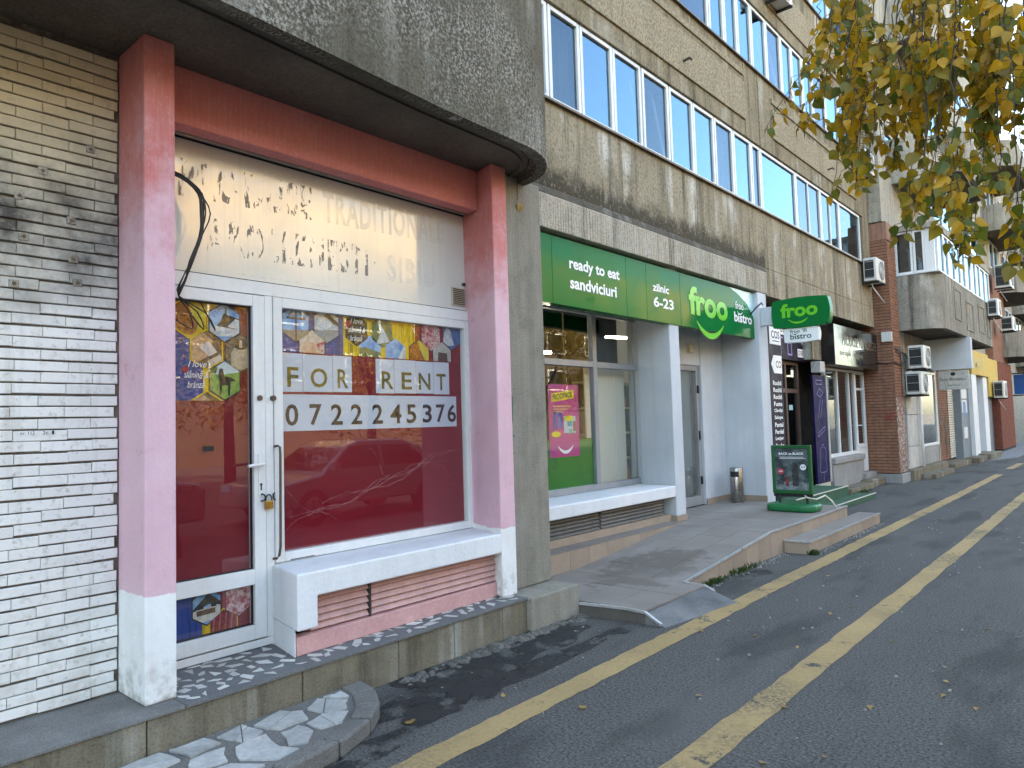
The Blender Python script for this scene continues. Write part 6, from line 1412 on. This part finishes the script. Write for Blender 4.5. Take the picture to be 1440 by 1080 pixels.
labs = ['golden street tree across the road, nearest to the camera side', 'golden street tree across the road, second along the kerb', 'golden street tree across the road, third along the kerb', 'golden street tree across the road, fourth along the kerb', 'golden street tree across the road, fifth along the kerb', 'golden street tree across the road, sixth along the kerb', 'golden street tree across the road, seventh along the kerb', 'golden street tree across the road, farthest along the kerb']
for i, (x, y) in enumerate(((8.6, 5.0), (9.4, 9.4), (8.8, 13.6), (9.4, 18.2), (9.0, 24), (9.3, 30.5), (8.8, 37), (9.2, 44))):
    t = thing('street_tree', labs[i], 'tree', (x, y, 0), 'golden trees across the road')
    c = far_crown(100 + i, 2.7, 4.3); c.V = [(a + x, b + y, d) for a, b, d in c.V]; stuff(c.build('crown', 'leaf_far', t))
    MB().tube([(x, y, 0), (x + .05, y, 2), (x - .05, y + .1, 4), (x, y, 6)], [.16, .13, .09, .03], 8).build('trunk', 'bark', t, smooth=True)
    for a in (0.4, 2.2, 4.4): MB().tube([(x, y, 2.4), (x + .7 * math.cos(a), y + .7 * math.sin(a), 3.6), (x + 1.3 * math.cos(a), y + 1.3 * math.sin(a), 5)], [.07, .05, .02], 6).build('limb', 'bark', t, smooth=True)
# parked car
def car(x, y, label, paint):
    t = thing('parked_car', label, 'car', (x, y, 0), 'cars parked across the road')
    prof = [(0, .32), (.02, .55), (.10, .70), (.95, .86), (1.55, 1.30), (1.85, 1.40), (2.9, 1.40), (3.5, 1.18), (3.85, .92), (4.2, .86), (4.27, .55), (4.24, .32)]
    mb = MB(); W_ = .86
    n = len(prof); V = []
    for s, ins in ((-1, 0), (1, 0)):
        for u, v in prof: V.append((s * (W_ - .16 * max(0, v - .85) / .55), u - 2.1, v))
    F = [tuple(range(n)), tuple(range(n, 2 * n))[::-1]] + [(i, (i + 1) % n, n + (i + 1) % n, n + i) for i in range(n)]
    mb.raw([(x + a, y + b, c) for a, b, c in V], F); mb.build('body', paint, t, bevel=.05, seg=3)
    def gl(P, nm='side_window'):
        m_ = MB(); m_.poly([(x + a, y + b, c) for a, b, c in P]); m_.build(nm, 'car_glass', t)
    for s in (-1, 1):
        e = s * .012
        for u0, u1, u2, u3 in ((1.15, 1.62, 2.25, 2.25), (2.32, 2.32, 2.95, 3.45)):
            gl([(s * .855 + e, u0 - 2.1, .93), (s * .855 + e, u3 - 2.1, .93), (s * .745 + e, u2 - 2.1, 1.30), (s * .745 + e, u1 - 2.1, 1.30)])
    gl([(-.76, -1.10, .915), (.76, -1.10, .915), (.66, -.60, 1.285), (-.66, -.60, 1.285)], 'windscreen')
    for s in (-1, 1):
        for u in (-1.3, 1.28):
            w = MB().tube([(x + s * .68, y + u, .31), (x + s * .88, y + u, .31)], .31, 22).build('wheel', 'tyre', t); MB().tube([(x + s * .86, y + u, .31), (x + s * .895, y + u, .31)], .19, 18).build('rim', 'steel', w)
        MB().box(x + s * .62 - .15, x + s * .62 + .15, y - 2.09, y - 2.04, .58, .70).build('headlight', 'pale_blue', t); MB().box(x + s * .66 - .12, x + s * .66 + .12, y + 2.12, y + 2.18, .6, .78).build('tail_light', flat((.4, .02, .02)), t); MB().box(x + s * .93 - .07, x + s * .93 + .07, y - .95, y - .85, .92, 1.04).build('mirror', paint, t)
    return t
car(2.9, 8.3, 'grey car parked across from the red shop window, seen as its reflection', 'car_paint')
car(2.9, 3.0, 'silver car parked nearer than the grey one, seen only in reflections', 'steel')
car(2.9, 14.0, 'pale car parked beyond the grey one, seen only in reflections', 'white')
